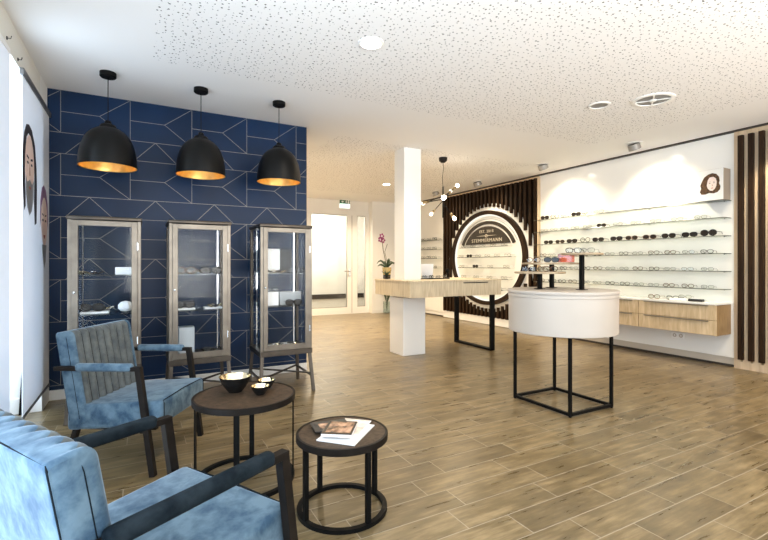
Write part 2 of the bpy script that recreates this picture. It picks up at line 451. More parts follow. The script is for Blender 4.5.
while zt > .1:
    zb = max(zt-2*U, .085)
    ln((XL, zt-.0), (1.713, zt-.0)) if zt < 2.86 else None
    ln((XL, zb), (1.713, zb))
    for i in range(-1, 6):
        x0 = -.66+(i-0)*P
        ln((x0, zb), (x0, zt))
        zm = (zt+zt-2*U)/2
        if zm > .1:
            ln((x0, zm), (x0+.305, zm)); ln((x0+.305, zm), (x0+P, zt))
            if zt-2*U > .08: ln((x0+.305, zm), (x0+P, zt-2*U))
        zc = zt-2*U; zd = zc-U
        if zd > .1:
            ln((x0+.222, zc), (x0+.035, zd)); ln((x0+.222, zc), (x0+.42, zd))
    zt -= 3*U
struct('wall_back_navy', nw, [m_navy, m_line], 'navy accent wall with fine champagne geometric lines')
struct('baseboard_navy', MB().span(XL, 1.715, YN-.018, YN, 0, .092, .004), m_base, 'white skirting below the navy wall')
struct('baseboard_left', MB().span(XL, XL+.016, 4.74, YN-.018, 0, .13, .004).span(-1.1, XL+.016, 4.724, 4.74, 0, .13, .004), m_base, 'white skirting around the window pier')
struct('wall_passage', MB().span(1.6, 1.715, YN+.3, YD, 0, H), m_white, 'white return wall of the passage to the door')
# entrance wall
DX0, DX1, DZ = 3.52, 5.19, 2.60
ew = MB(); ew.span(1.6, DX0, YD, YD+.14, 0, H); ew.span(DX0, DX1, YD, YD+.14, DZ, H); ew.span(DX1, XR, YD-.22, YD+.14, 0, H)
struct('wall_entrance', ew, m_white, 'white far wall holding the glass door')
struct('baseboard_entrance', MB().span(DX1, XR-.02, YD-.236, YD-.22, 0, .09), m_base, 'white skirting beside the far door')
# door with side light
fr = MB()
for x0, x1 in ((DX0, DX0+.11), (4.58, 4.86), (5.09, DX1)): fr.span(x0, x1, YD-.03, YD+.06, 0, DZ)
fr.span(DX0+.11, 4.58, YD-.03, YD+.06, 2.50, DZ); fr.span(4.86, 5.09, YD-.03, YD+.06, 2.50, DZ)
fr.span(DX0+.11, 4.58, YD-.03, YD+.06, 0, .17); fr.span(4.86, 5.09, YD-.03, YD+.06, 0, .17)
fr.mi = 1
fr.span(4.70, 4.712, YD-.033, YD-.03, .02, 2.5)
for a, b in ((DX0+.11, 4.58), (4.86, 5.09)):
    fr.span(a, b, YD-.012, YD-.004, 2.485, 2.50); fr.span(a, b, YD-.012, YD-.004, .17, .185)
    fr.span(a, a+.012, YD-.012, YD-.004, .17, 2.5); fr.span(b-.012, b, YD-.012, YD-.004, .17, 2.5)
door = struct('door_1', fr, [m_doorframe, m_grey], 'white framed glass door with narrow side light')
MB().span(DX0+.11, 4.58, YD, YD+.012, .17, 2.5).build('glass_pane', m_doorglass, door)
MB().span(4.86, 5.09, YD, YD+.012, .17, 2.5).build('side_light_pane', m_doorglass, door)
MB().tube([(4.64, YD-.03, 1.08), (4.64, YD-.09, 1.08), (4.47, YD-.09, 1.08)], .014, 10).box((4.64, YD-.034, 1.05), (.045, .01, .22)).build('door_handle', m_chrome, door, 40)
# hallway behind the door
hb = MB(); hb.span(1.6, 6.5, 12.0, 12.1, 0, H); hb.span(1.6, 1.7, YD+.14, 12.0, 0, H); hb.span(6.4, 6.5, YD+.14, 12.0, 0, H)
struct('wall_hallway', hb, m_white, 'white hallway wall behind the glass door')
struct('trim_hallway', MB().span(1.7, 6.4, 11.97, 12.0, .27, .40), m_gap, 'dark rail low on the hallway wall')
# right wall
struct('wall_right', MB().span(XR, XR+.15, YB, 12.0, 0, H), m_white, 'white right wall')
struct('wall_behind', MB().span(XL, XR, YB-.1, YB, 0, .35).span(XL, XR, YB-.1, YB, 2.6, H).span(XL, XL+.3, YB-.1, YB, .35, 2.6).span(XR-.3, XR, YB-.1, YB, .35, 2.6), m_white, 'shop front wall behind the viewer')
struct('trim_ceiling', MB().span(XR-.075, XR, YB, YD-.22, H-.018, H), m_gap, 'thin dark joint between ceiling and right wall')
# lacquered shelf panel, oak cladding, plinth
struct('wall_right_panel', MB().span(XR-.03, XR, 2.73, 5.74, .115, H-.02), m_lacq, 'glossy white panel behind the eyewear shelves')
struct('wall_right_far_panel', MB().span(XR-.03, XR, 8.64, YD-.22, .115, H-.02), m_lacq, 'glossy white panel behind the far eyewear shelves')
struct('baseboard_right', MB().span(XR-.012, XR, 2.73, 5.74, .03, .115), m_plinth, 'taupe recessed plinth of the right wall')
struct('baseboard_right_far', MB().span(XR-.012, XR, 8.64, YD-.22, .03, .115), m_base, 'white plinth of the far right wall')
struct('trim_right_shade', MB().span(XR-.010, XR, 2.73, YD-.22, 0, .03), m_gap, 'dark strip painting the shadow along the foot of the right wall')  # dark strip standing in for the shadow below the plinth
struct('baseboard_niche', MB().span(XR-.05, XR, 5.74, 8.64, .01, .165), m_base, 'white plinth below the dark slatted wall')

# square column with a wider lower sleeve
struct('wall_column', MB().span(3.18, 3.455, 5.265, 5.54, 0, H, .006), m_white, 'white square column rising through the oak desk')
struct('wall_column_base', MB().span(3.13, 3.49, 5.21, 5.585, 0, .79, .004), m_white, 'white boxed foot of the column below the desk')

# ------------------------------------------------------------------ slatted wall features
oc = thing('slatted_wall_panel', 'pale oak wall panel with dark upright slats at right edge', 'wall panel', (XR, 1.5, 0))
MB().span(-.045, 0, YB-1.5+.01, 2.722-1.5, .0, H-.02).build('oak_backing', m_oakwall, oc)
for k in range(13):
    y = 2.642-k*0.1025
    MB().span(-.09, -.045, y-.026-1.5, y+.026-1.5, .115, 2.79, .003).build('slat', m_slat, oc)
    MB().box((-.050, y-1.5, .105), (.012, .018, .03)).build('slat_bracket', m_brass, oc)

YC, ZC, EX = 7.12, 1.39, 1.16                    # centre of the round niche
sw = thing('slatted_wall_feature', 'dark walnut slatted wall behind the round white niche', 'wall panel', (XR, YC, 0))
bk = MB(); bk.span(-.012, 0, 5.745-YC, 8.635-YC, .165, 2.815)
bk.build('walnut_backing', m_slatbg, sw)
MB().span(-.085, 0, 5.72-YC, 5.745-YC, .165, 2.835).span(-.085, 0, 5.745-YC, 8.635-YC, 2.815, 2.835).build('pale_edge_trim', m_oakwall, sw)
for z0 in (.17, 2.775): MB().span(-.043, -.012, 5.75-YC, 8.63-YC, z0, z0+.035).build('mounting_batten', m_slatbg, sw)
N = 24; pitch = (8.635-5.745)/N; RC = 1.05
for i in range(N):
    yc = 5.745+pitch*(i+.5)-YC
    y0, y1 = yc-.027, yc+.027
    if abs(yc)/EX >= RC-.005: zs = [(.165, 2.815)]
    else:
        dz = math.sqrt(RC*RC-(yc/EX)**2)
        zs = [(.165, ZC-dz), (ZC+dz, 2.815)]
    for z0, z1 in zs:
        if z1-z0 > .02: MB().span(-.085, -.043, y0, y1, z0, z1, .002).build('slat', m_slat, sw)
nf = face_negx(-.012, 0, ZC) @ Matrix.Diagonal((EX, 1, 1, 1))
rn = thing('round_display_niche', 'large round white eyewear display with dark ring and sign plate', 'wall display', (XR, YC, 0))
MB().ring(0.001, 1.12, 0, .030, nf, 96).build('white_disc', m_lacq, rn)
MB().ring(.895, .975, .030, .10, nf, 128).build('dark_ring', m_slat, rn, 40)
MB().ring(.868, .895, .030, .06, nf, 128).build('lit_rim', emis_mat('rim_light', (1, .93, .80), .8), rn, 40)
sg = thing('shop_sign', 'brown half-round shop sign with pale lettering in the round display', 'sign', (XR-.043, YC, ZC))
sf = face_negx(0, 0, 0) @ Matrix.Diagonal((EX, 1, 1, 1))
def segm(r, c, n=40):
    a0 = math.asin(c/r); return [(r*math.cos(a0+(PI-2*a0)*k/n), r*math.sin(a0+(PI-2*a0)*k/n)) for k in range(n+1)]
SC = .285
MB().prism(segm(.655, SC), 0, .02, sf).build('sign_plate', m_signbrown, sg)
a0 = math.asin(SC/.73)
MB().ring(.695, .762, 0, .02, sf, 48, a0, PI-a0).build('outer_band', m_signbrown, sg, 30)
MB().ring(.800, .812, 0, .010, sf, 48, a0+.02, PI-a0-.02).build('outer_arc', m_cardg, sg, 30)
text_mesh('lettering', 'STEMMERMANN', .100, m_signgold, sg, sf @ Matrix.Translation((0, SC+.075, .022)))
text_mesh('date_lettering', 'EST. 2018', .080, m_signgold, sg, sf @ Matrix.Translation((0, SC+.262, .022)))
orn = MB(); orn.ring(.022, .034, .02, .026, sf @ Matrix.Translation((0, SC+.172, 0)), 16)
for sx in (-1, 1):
    orn.prism([(sx*.032, SC+.166), (sx*.14, SC+.168), (sx*.28, SC+.172), (sx*.14, SC+.178), (sx*.032, SC+.180)], .02, .026, sf)
orn.prism([(-.016, SC+.156), (-.008, SC+.156), (.016, SC+.188), (.008, SC+.188)], .02, .026, sf)
orn.build('ornament', m_signgold, sg)

# ------------------------------------------------------------------ eyewear
def rim_path(cx, cy, w, h, n=14, sq=.8):
    out = []
    for k in range(n):
        a = 2*PI*k/n; c, s_ = math.cos(a), math.sin(a)
        out.append((cx+w*math.copysign(abs(c)**sq, c), cy+h*math.copysign(abs(s_)**sq, s_)))
    return out
def glasses_mesh(thick, lw=.032, lh=.021, sq=.8, temple=.13, z0=.022):
    """front in the yz plane facing -x, temples folding back to +x; rests on z = 0"""
    f = MB()
    for s_ in (-1, 1):
        p = rim_path(s_*.037, z0, lw, lh, 14, sq)
        f.tube([(0, a, b) for a, b in p], thick, 5, closed=True)
    f.tube([(0, -.010, z0+.006), (-.003, 0, z0+.010), (0, .010, z0+.006)], thick, 5)
    return f
def temples(f, thick, sp=.069, z0=.022, t=.13):
    for s_ in (-1, 1):
        f.tube([(0, s_*sp, z0+.008), (.01, s_*(sp+.003), z0+.008), (t*.75, s_*sp, z0+.006), (t, s_*(sp-.004), z0-.018)], thick, 5)
    return f
def lens(f, s_, lw=.032, lh=.021, sq=.8, z0=.022):
    p = rim_path(s_*.037, z0, lw, lh, 14, sq)
    f.prism([(a, b) for a, b in p], -.001, .001, Matrix(((0, 0, 1, 0), (1, 0, 0, 0), (0, 1, 0, 0), (0, 0, 0, 1))))
    return f
# one-mesh small spectacles (too small in view for parts); three looks
def small_spec(name, fm, lm, thick, lw, lh, sq):
    f = glasses_mesh(thick, lw, lh, sq, z0=lh+.002); temples(f, thick*.8, z0=lh+.002); f.mi = 1
    lens(f, -1, lw, lh, sq, lh+.002); lens(f, 1, lw, lh, sq, lh+.002)
    o = f.build(name, [fm, lm]); me = o.data; bpy.data.objects.remove(o); return me
ME_CLR = small_spec('spectacles', m_frameslv, m_lensclr, .0020, .031, .021, .75)
ME_BLK = small_spec('spectacles', m_frameblk, m_lensclr, .0034, .031, .022, .7)
ME_BRN = small_spec('spectacles', m_framebrn, m_lensclr, .0034, .032, .024, .9)
ME_SUN = small_spec('sunglasses', m_frameblk, m_lensdark, .0034, .034, .024, .8)
def put(me, name, label, group, loc, rz=0., s=1.2):
    o = bpy.data.objects.new(name, me); COL.objects.link(o); o.location = loc; o.rotation_euler = (0, 0, rz); o.scale = (s, s, s)
    return tag(o, label, 'glasses', group)
# sunglasses with parts for the third shelf
def big_sun(fm, lm, lw, lh, sq):
    r = bpy.data.objects.new('sunglasses', None); COL.objects.link(r); r.empty_display_size = .02
    z0 = lh+.003
    glasses_mesh(.0038, lw, lh, sq, z0=z0).build('front_frame', fm, r, 50)
    for s_ in (-1, 1):
        lens(MB(), s_, lw, lh, sq, z0).build('lens', lm, r)
        t = MB(); t.tube([(0, s_*.071, z0+.008), (.01, s_*.073, z0+.008), (.1, s_*.07, z0+.006), (.13, s_*.066, z0-.02)], .0028, 6)
        t.build('temple', fm, r, 50)
    return r

# wall shelves: six, in the right-hand niche
SZ = [2.035, 1.822, 1.603, 1.388, 1.170, .950]
SY0, SY1 = 2.76, 5.72
pos = ['top', 'second from top', 'third from top', 'fourth from top', 'fifth from top', 'lowest']
XS = XR-.03
for i, z in enumerate(SZ):
    t = thing('glass_shelf', f'long thin glass wall shelf carrying eyewear, {pos[i]} in the right niche', 'shelf', (XS, (SY0+SY1)/2, z), 0, 'glass shelves on the right wall')
    L2 = (SY1-SY0)/2
    rc = .08; D = .17
    poly = [(0, -L2), (0, L2), (-D, L2)]+[(-D+rc-rc*math.cos(a*PI/2/6), -L2+rc-rc*math.sin(a*PI/2/6)) for a in range(7)]
    MB().prism(poly, -.008, 0).build('glass_sheet', m_shelfglass, t)
    e = [(-D-.001, L2, -.004)]+[(x-.001, y_, -.004) for x, y_ in poly[3:]]+[(0, -L2-.001, -.004)]
    MB().tube(e, .0048, 6).build('shelf_edge', m_edge, t, 50)
    for yy in (-L2+.05, -.5, .5, L2-.05):
        MB().tube([(0, yy, -.012), (-.05, yy, -.012)], .006, 8).build('shelf_bracket', m_chrome, t, 50)
gx = XS-.155
# third shelf: sunglasses
styles = [big_sun(m_frameblk, m_lensdark, .033, .022, .75), big_sun(m_framebrn, m_lensdark, .031, .021, .85), big_sun(m_frameblk, m_lensdark, .034, .029, .98), big_sun(m_frameslv, m_lensclr, .031, .027, .95)]
ys3 = [5.406, 5.162, 4.927, 4.68, 4.452, 4.152, 3.919, 3.662, 3.409, 3.15, 2.932]
st3 = [0, 1, 0, 3, 0, 0, 1, 1, 0, 0, 2]
desc = ['dark square sunglasses', 'brown sunglasses', 'round dark sunglasses', 'pale thin-rimmed glasses']
usedst = set()
for i, (yy, s_) in enumerate(zip(ys3, st3)):
    o = styles[s_] if s_ not in usedst else copy_tree(styles[s_])
    usedst.add(s_)
    o.location = (gx, yy, SZ[2]+.001); o.scale = (1.25,)*3; o.rotation_euler = (0, 0, random.uniform(-.12, .12)+.12)
    if s_ == 3: o.name = 'spectacles'
    tag(o, f'{desc[s_]} on the third glass shelf, {ordinal(i)} pair from its left end', 'glasses', 'sunglasses on the third shelf')
for i, (yy, me) in enumerate(zip([5.484, 5.271, 5.06, 4.848, 4.646, 4.443], [ME_SUN, ME_BRN, ME_CLR, ME_SUN, ME_CLR, ME_CLR])):
    put(me, 'sunglasses' if me == ME_SUN else 'spectacles', f"{'dark sunglasses' if me == ME_SUN else 'light-framed spectacles'} on the top wall shelf, {ordinal(i)} pair from the left", 'glasses on the top shelf', (gx, yy, SZ[0]+.001), .1, 1.15)
ys2 = [5.5, 5.29, 5.08, 4.87, 4.64, 4.396, 4.13, 3.86, 3.58, 3.3, 3.02]
for i, yy in enumerate(ys2):
    me = ME_SUN if i == 5 else ME_CLR
    put(me, 'sunglasses' if i == 5 else 'spectacles', f"{'dark sunglasses' if i == 5 else 'thin clear spectacles'} on the second wall shelf, {ordinal(i)} pair from the left", 'glasses on the second shelf', (gx, yy, SZ[1]+.001), .1, 1.0)
for r in (3, 4, 5):
    for i in range(13):
        yy = 5.54-i*.215+random.uniform(-.02, .02)
        me = random.choice([ME_CLR, ME_CLR, ME_BLK, ME_BRN])
        put(me, 'spectacles', f"clear-lensed spectacles on the {['fourth', 'fifth', 'lowest'][r-3]} wall shelf, {ordinal(i)} pair from the left", f"spectacles on the {['fourth', 'fifth', 'lowest'][r-3]} shelf", (gx, yy, SZ[r]+.001), random.uniform(0, .25), .98)
# far shelves beyond the slatted wall
for i, z in enumerate([1.84, 1.62, 1.40, 1.17]):
    t = thing('glass_shelf', f"glass wall shelf left of the slatted wall, {['top', 'second', 'third', 'lowest'][i]} of four", 'shelf', (XS, 9.35, z), 0, 'glass shelves left of the slatted wall')
    MB().span(-.16, 0, -.65, .65, -.008, 0).build('glass_sheet', m_shelfglass, t)
    MB().span(-.166, -.16, -.65, .65, -.010, .002).build('shelf_edge', m_edge, t)
    for k in range(4):
        put(random.choice([ME_CLR, ME_BLK]), 'spectacles', f"spectacles on the far {['top', 'second', 'third', 'lowest'][i]} shelf beyond the column, {ordinal(k)} from the right", 'spectacles on the far shelves', (XS-.15, 8.82+k*.24, z+.001), .1, 1.2)
# shelves in the round niche
XN = XR-.043
for i, (z, hw, ns) in enumerate([(1.615, .74, 5), (1.405, .83, 6), (1.185, .80, 4), (.965, .74, 4), (.745, .60, 3)]):
    t = thing('niche_shelf', f"narrow glass shelf inside the round display, {['top', 'second', 'third', 'fourth', 'lowest'][i]} one", 'shelf', (XN, YC, z), 0, 'glass shelves in the round display')
    MB().span(-.13, 0, -hw, hw, -.008, 0).build('glass_sheet', m_shelfglass, t)
    MB().span(-.136, -.13, -hw, hw, -.010, .002).build('shelf_edge', m_edge, t)
    for k in range(ns):
        me = ME_SUN if (i == 2 and k == 2) or (i == 1 and k == 4) else ME_CLR
        put(me, 'sunglasses' if me == ME_SUN else 'spectacles', f"{'dark' if me == ME_SUN else 'thin'} glasses on the {['top', 'second', 'third', 'fourth', 'lowest'][i]} shelf of the round display, {ordinal(k)} from the right", 'glasses in the round display', (XN-.12, YC-hw+.12+k*(2*hw-.24)/(ns-1), z+.001), .05, 1.15)

# portrait box at the end of the top shelf
def oval(cx, cy, w, h, n=20, a0=0): return [(cx+w*math.cos(2*PI*k/n), cy+h*math.sin(2*PI*k/n)) for k in range(n)]
bx = thing('display_box', 'box with shade-toned sides and a printed portrait of a brown-haired woman on top shelf', 'box', (XS-.115, 2.90, SZ[0]+.001))
bb = MB().span(-.05, .115, -.135, .135, 0, .382, .002); bb.build('box_body', pmat('box_side_shade', (.36, .29, .22), .5), bx)  # shade on the box sides put into the body colour
pf = face_negx(-.0515, 0, 0)
MB().prism([(-.134, .002), (.134, .002), (.134, .38), (-.134, .38)], 0, .001, pf).build('white_front', m_lacq, bx)
pt = MB(); pt.mi = 0
pt.prism([(-.105, .085), (-.125, .12), (-.108, .16), (-.118, .20), (-.098, .25), (-.075, .295), (-.03, .325), (.015, .335), (.058, .32), (.088, .28), (.096, .235), (.088, .20), (.104, .165), (.098, .125), (.07, .095), (.03, .085), (-.02, .095), (-.06, .082)], .001, .0018, pf)
pt.mi = 1
pt.prism([(-.045, .255), (-.015, .285), (.028, .288), (.056, .262), (.064, .22), (.060, .175), (.042, .138), (.018, .118), (-.010, .124), (-.034, .152), (-.048, .20)], .0018, .0026, pf)
pt.mi = 0
pt.prism([(-.050, .275), (-.062, .20), (-.05, .15), (-.035, .13), (-.045, .19), (-.035, .25), (-.01, .292)], .0026, .0030, pf)
for x_ in (-.012, .034):
    pt.prism(oval(x_, .214, .010, .0038, 10), .0026, .003, pf); pt.prism([(x_-.013, .228), (x_, .234), (x_+.013, .230), (x_, .230)], .0026, .003, pf)
pt.mi = 2; pt.prism([(.014, .205), (.024, .178), (.010, .175)], .0026, .003, pf)
pt.mi = 3; pt.prism(oval(.014, .152, .014, .0052, 12), .0026, .003, pf)
pt.build('printed_portrait', [m_hairb, m_skin, m_skins, m_lips], bx)

# drawer cabinet under the shelves
DXF = 5.97
dc = thing('wall_drawer_unit', 'pale oak wall-hung drawer unit under the right glass shelves', 'cabinet', (DXF, 2.76, 0))
DW = XS-DXF
body = MB().span(.02, DW, 0, 1.9, .40, .765); body.build('carcass', wood_mat('oak_side_shaded', (.25, .15, .065), (.38, .25, .12), (4, 4, 1), .45, 5), dc)  # oak darkened in colour to paint the shade on the side
MB().span(-.005, DW, -.008, 1.91, .765, .79, .003).build('worktop', m_lacq, dc)
for (y0, y1) in ((0.0, .935), (.945, 1.9)):
    for (z0, z1) in ((.402, .578), (.584, .762)):
        d = MB().span(0, .02, y0, y1, z0, z1, .002).build('drawer', m_oak, dc)
        MB().span(-.022, 0, y0+.08, y1-.08, z1-.012, z1-.003, .002).build('drawer_handle', m_alu, d)
for i, (yy, me, nm) in enumerate([(3.55, ME_BRN, 'brown spectacles'), (3.31, ME_BLK, 'black spectacles')]):
    put(me, 'spectacles', f"{nm} lying on the drawer unit top, {['left', 'right'][i]} pair", 'spectacles on the drawer unit', (6.08, yy, .791), 0, 1.1)
put(ME_CLR, 'spectacles', 'thin spectacles standing on the white book on the drawer unit', None, (6.10, 3.17, .8165), .3, 1.0)
tag(MB().box((6.12, 3.19, .8035), (.16, .28, .024), .1, .002).build('book', m_card), 'white flat book on the drawer unit under thin spectacles', 'book')
tag(MB().box((6.06, 3.02, .806), (.07, .16, .03), .05, .008).build('glasses_case', m_blackbox), 'black glasses case on the drawer unit top', 'case')
so = thing('wall_socket', 'small white twin socket on the wall below the drawer unit', 'socket', (XS, 3.37, .30))
MB().span(-.01, 0, -.08, .08, -.04, .04, .004).build('cover_plate', m_trimwhite, so)
for s_ in (-1, 1): MB().ring(.012, .024, .01, .013, face_negx(0, s_*.04, 0), 16).build('outlet', m_plinth, so)

# ------------------------------------------------------------------ oak consultation desk
dk = thing('consultation_desk', 'pale oak standing desk built around the white column', 'desk', (3.05, 4.90, 0))
dkb = MB()
dkb.span(0, .08, 0, .98, .815, 1.015); dkb.span(.08, 1.55, .66, .98, .815, 1.015); dkb.span(.08, 1.55, 0, .30, .815, 1.015)
dkb.span(.45, 1.55, .30, .66, .815, 1.015)
dkb.build('desk_body', m_oakv, dk)
tp = MB(); tp.span(-.008, .125, -.008, .99, 1.015, 1.037, .002); tp.span(.412, 1.56, -.008, .99, 1.015, 1.037, .002); tp.span(.125, .412, -.008, .358, 1.015, 1.037, .002); tp.span(.125, .412, .645, .99, 1.015, 1.037, .002)
tp.build('desktop', m_oakv, dk)
df = MB().span(.80, 1.552, -.006, 0, .820, 1.008, .001).build('drawer', m_oakv, dk)
MB().span(.86, 1.30, -.010, -.004, .990, 1.004).build('drawer_handle', m_steeld, df)
lg = MB()
for y0 in (.03, .86): lg.span(1.385, 1.465, y0, y0+.03, .012, .815, .002)
lg.span(1.385, 1.465, .03, .89, 0.0, .03, .002)
lg.build('sled_leg', m_black, dk)
# things on the desk
tr = thing('display_tray', 'black flat tray on the oak desk with spectacles on it', 'tray', (3.80, 5.42, 1.038))
MB().span(-.27, .19, -.10, .14, 0, .010, .003).build('tray_base', m_black, tr)
MB().prism([(-.16, .01), (.02, .01), (.05, .22), (-.20, .22)], -.003, .003, Matrix.Translation((.02, .125, 0)) @ Matrix.Rotation(PI/2-.05, 4, 'X')).build('card_panel', m_card, tr)
for k in range(4):
    put(ME_BLK if k % 2 else ME_CLR, 'spectacles', f"thin spectacles upright on the black desk tray, {ordinal(k)} from the left", 'spectacles on the desk tray', (3.60+k*.115, 5.40-k*.01, 1.049), PI/2+.5, .95)
cz = thing('counter_figurine', 'small dark glasses stand at the right of the black desk tray', 'stand', (4.06, 5.46, 1.038))
MB().lathe([(0, 0), (.035, 0), (.035, .012), (.008, .02), (.008, .09), (0, .09)], seg=16).build('stand_foot', m_black, cz, 40)
MB().ball((0, 0, .115), .034, (1, .8, 1.1)).build('stand_head', m_black, cz, 60)
# orchid on the desk
oc2 = thing('potted_orchid', 'magenta orchid in an ochre pot on the oak desk beside the column', 'plant', (3.20, 5.80, 1.038))
MB().lathe([(0, 0), (.055, 0), (.058, .06), (.06, .062), (.0, .062)], seg=24).build('pot_foot', m_bowlblack, oc2, 40)
MB().lathe([(.056, .062), (.068, .17), (.062, .17), (.05, .07), (0, .07)], seg=24).build('pot', m_amber, oc2, 40)
stp = [(0, 0, .15), (-.03, 0, .30), (-.055, .01, .42), (-.07, .01, .54), (-.09, .01, .62)]
MB().tube(stp, .005, 6).tube([(0.01, 0, .15), (.0, 0, .26), (-.03, .01, .40), (.01, .0, .52)], .004, 6).build('flower_stem', m_stem, oc2, 50)
pe = MB()
for (cx, cy, czz) in ((-.09, 0, .63), (-.06, .02, .57), (-.105, .01, .58)):
    for a in range(5):
        an = a*2*PI/5
        pe.ball((cx+.028*math.cos(an), cy-.008, czz+.028*math.sin(an)), .016, (1, .3, 1), 8, 6)
pe.build('blossom', m_petal, oc2, 60)
lf = MB()
for an, l, up in ((.3, .16, .10), (2.6, .15, .12), (3.4, .19, .06), (4.6, .13, .14), (5.5, .15, .09), (1.5, .12, .10)):
    pts = []
    for q in range(6):
        t_ = q/5; pts.append((l*t_*math.cos(an), l*t_*math.sin(an), .15+up*math.sin(t_*PI*.8)))
    lf.tube(pts, [.006, .014, .018, .016, .010, .002], 6)
lf.build('leaf', m_leaf, oc2, 60)
sp = thing('small_succulent', 'small spiky green plant at the left end of the oak desk', 'plant', (3.13, 5.68, 1.038))
MB().lathe([(0, 0), (.03, 0), (.036, .05), (0, .05)], seg=16).build('pot', m_bowlblack, sp, 40)
l2 = MB()
for k in range(9):
    an = k*.7; l2.tube([(0, 0, .045), (.03*math.cos(an), .03*math.sin(an), .085), (.075*math.cos(an), .075*math.sin(an), .10+.02*(k % 3))], [.006, .007, .001], 5)
l2.build('leaf', m_leaf, sp, 60)
fv = thing('floor_plant', 'dark leafed plant in a clear vase on the floor beside the far door', 'plant', (5.53, 10.02, 0))
MB().lathe([(0, 0), (.09, 0), (.10, .30), (.09, .30), (.08, .02), (0, .02)], seg=24).build('vase', m_shelfglass, fv, 40)
lf = MB()
for k in range(11):
    an = k*2.4; l = .12+.02*(k % 3)
    lf.tube([(0, 0, .05), (.02*math.cos(an), .02*math.sin(an), .30), (l*.6*math.cos(an), l*.6*math.sin(an), .50+.03*(k % 4)), (l*math.cos(an), l*math.sin(an), .55+.05*(k % 3))], [.004, .006, .018, .002], 5)
lf.build('leaf', m_leaf, fv, 60)

# ------------------------------------------------------------------ round white display table
TX, TY = 3.34, 2.79
dt = thing('display_table', 'round white drum display table on a black square tube frame', 'table', (TX, TY-.01, 0))
MB().lathe([(.0, .655), (.455, .655), (.462, .66), (.462, .965), (.466, .97), (.466, .992), (.462, .996), (.462, 1.0), (.0, 1.0)], seg=96).build('drum', m_table_white, dt, 30)
MB().lathe([(.0, 1.001), (.470, 1.001), (.473, 1.004), (.473, 1.022), (.470, 1.025), (.0, 1.025)], seg=96).build('tabletop', m_table_white, dt, 30)
fx, fy = .265, .305
for sx in (-1, 1):
    for sy in (-1, 1):
        MB().span(sx*fx-.0115, sx*fx+.0115, sy*fy-.0115, sy*fy+.0115, .008, .655).build('leg', m_black, dt)
fb = MB()
for sy in (-1, 1): fb.span(-fx+.014, fx-.014, sy*fy-.012, sy*fy+.012, .010, .034)
for sx in (-1, 1): fb.span(sx*fx-.012, sx*fx+.012, -fy+.014, fy-.014, .010, .034)
fb.build('base_frame', m_black, dt)
for sx in (-1, 1):
    for sy in (-1, 1): MB().lathe([(0, 0), (.012, 0), (.012, .010), (0, .010)], (sx*fx, sy*fy, 0), 12).build('foot', m_black, dt)
for i, (px, py, tz, r, nm) in enumerate([(3.217, 2.919, 1.185, .225, 'lowest'), (3.475, 3.006, 1.268, .275, 'widest'), (3.426, 2.635, 1.352, .175, 'highest')]):
    t = thing('tray_stand', f'{nm} of three round wooden tray stands on the white display table', 'display stand', (px, py, 1.0262), 0, 'tray stands on the display table')
    hgt = tz-1.0262
    MB().span(-.016, .016, -.016, .016, .004, hgt-.018).build('post', m_black, t)
    MB().lathe([(0, 0), (.05, 0), (.05, .004), (0, .004)], seg=20).build('foot_plate', m_black, t)
    MB().lathe([(0, hgt-.018), (r-.004, hgt-.018), (r, hgt-.014), (r, hgt-.003), (r-.004, hgt), (0, hgt)], seg=64).build('tray', wood_mat('tray_wood', (.30, .22, .13), (.46, .36, .24), (4, 4, 4), .45, 5), t, 40)
for i, (px, py, z, rz, me, lb) in enumerate([
        (3.14, 2.98, 1.187, .5, ME_BLK, 'dark spectacles at the left of the lowest wooden tray'), (3.24, 2.82, 1.187, .4, ME_BRN, 'brown spectacles at the front of the lowest wooden tray'),
        (3.30, 3.03, 1.187, .4, ME_CLR, 'thin spectacles at the back of the lowest wooden tray'),
        (3.36, 3.13, 1.270, .5, ME_BRN, 'brown spectacles at the left of the widest wooden tray'), (3.37, 2.92, 1.270, .5, ME_SUN, 'dark sunglasses beside the red box on the widest tray'),
        (3.40, 2.70, 1.354, .5, ME_BLK, 'dark spectacles at the left of the highest wooden tray'), (3.45, 2.60, 1.354, .3, ME_CLR, 'thin spectacles at the right of the highest wooden tray')]):
    put(me, 'sunglasses' if me == ME_SUN else 'spectacles', lb, 'glasses on the wooden trays', (px, py, z), rz, .95)
tag(MB().box((3.585, 2.93, 1.270+.04), (.10, .13, .078), .45, .003).build('acrylic_box', m_red), 'translucent red acrylic box on the widest wooden tray', 'box')

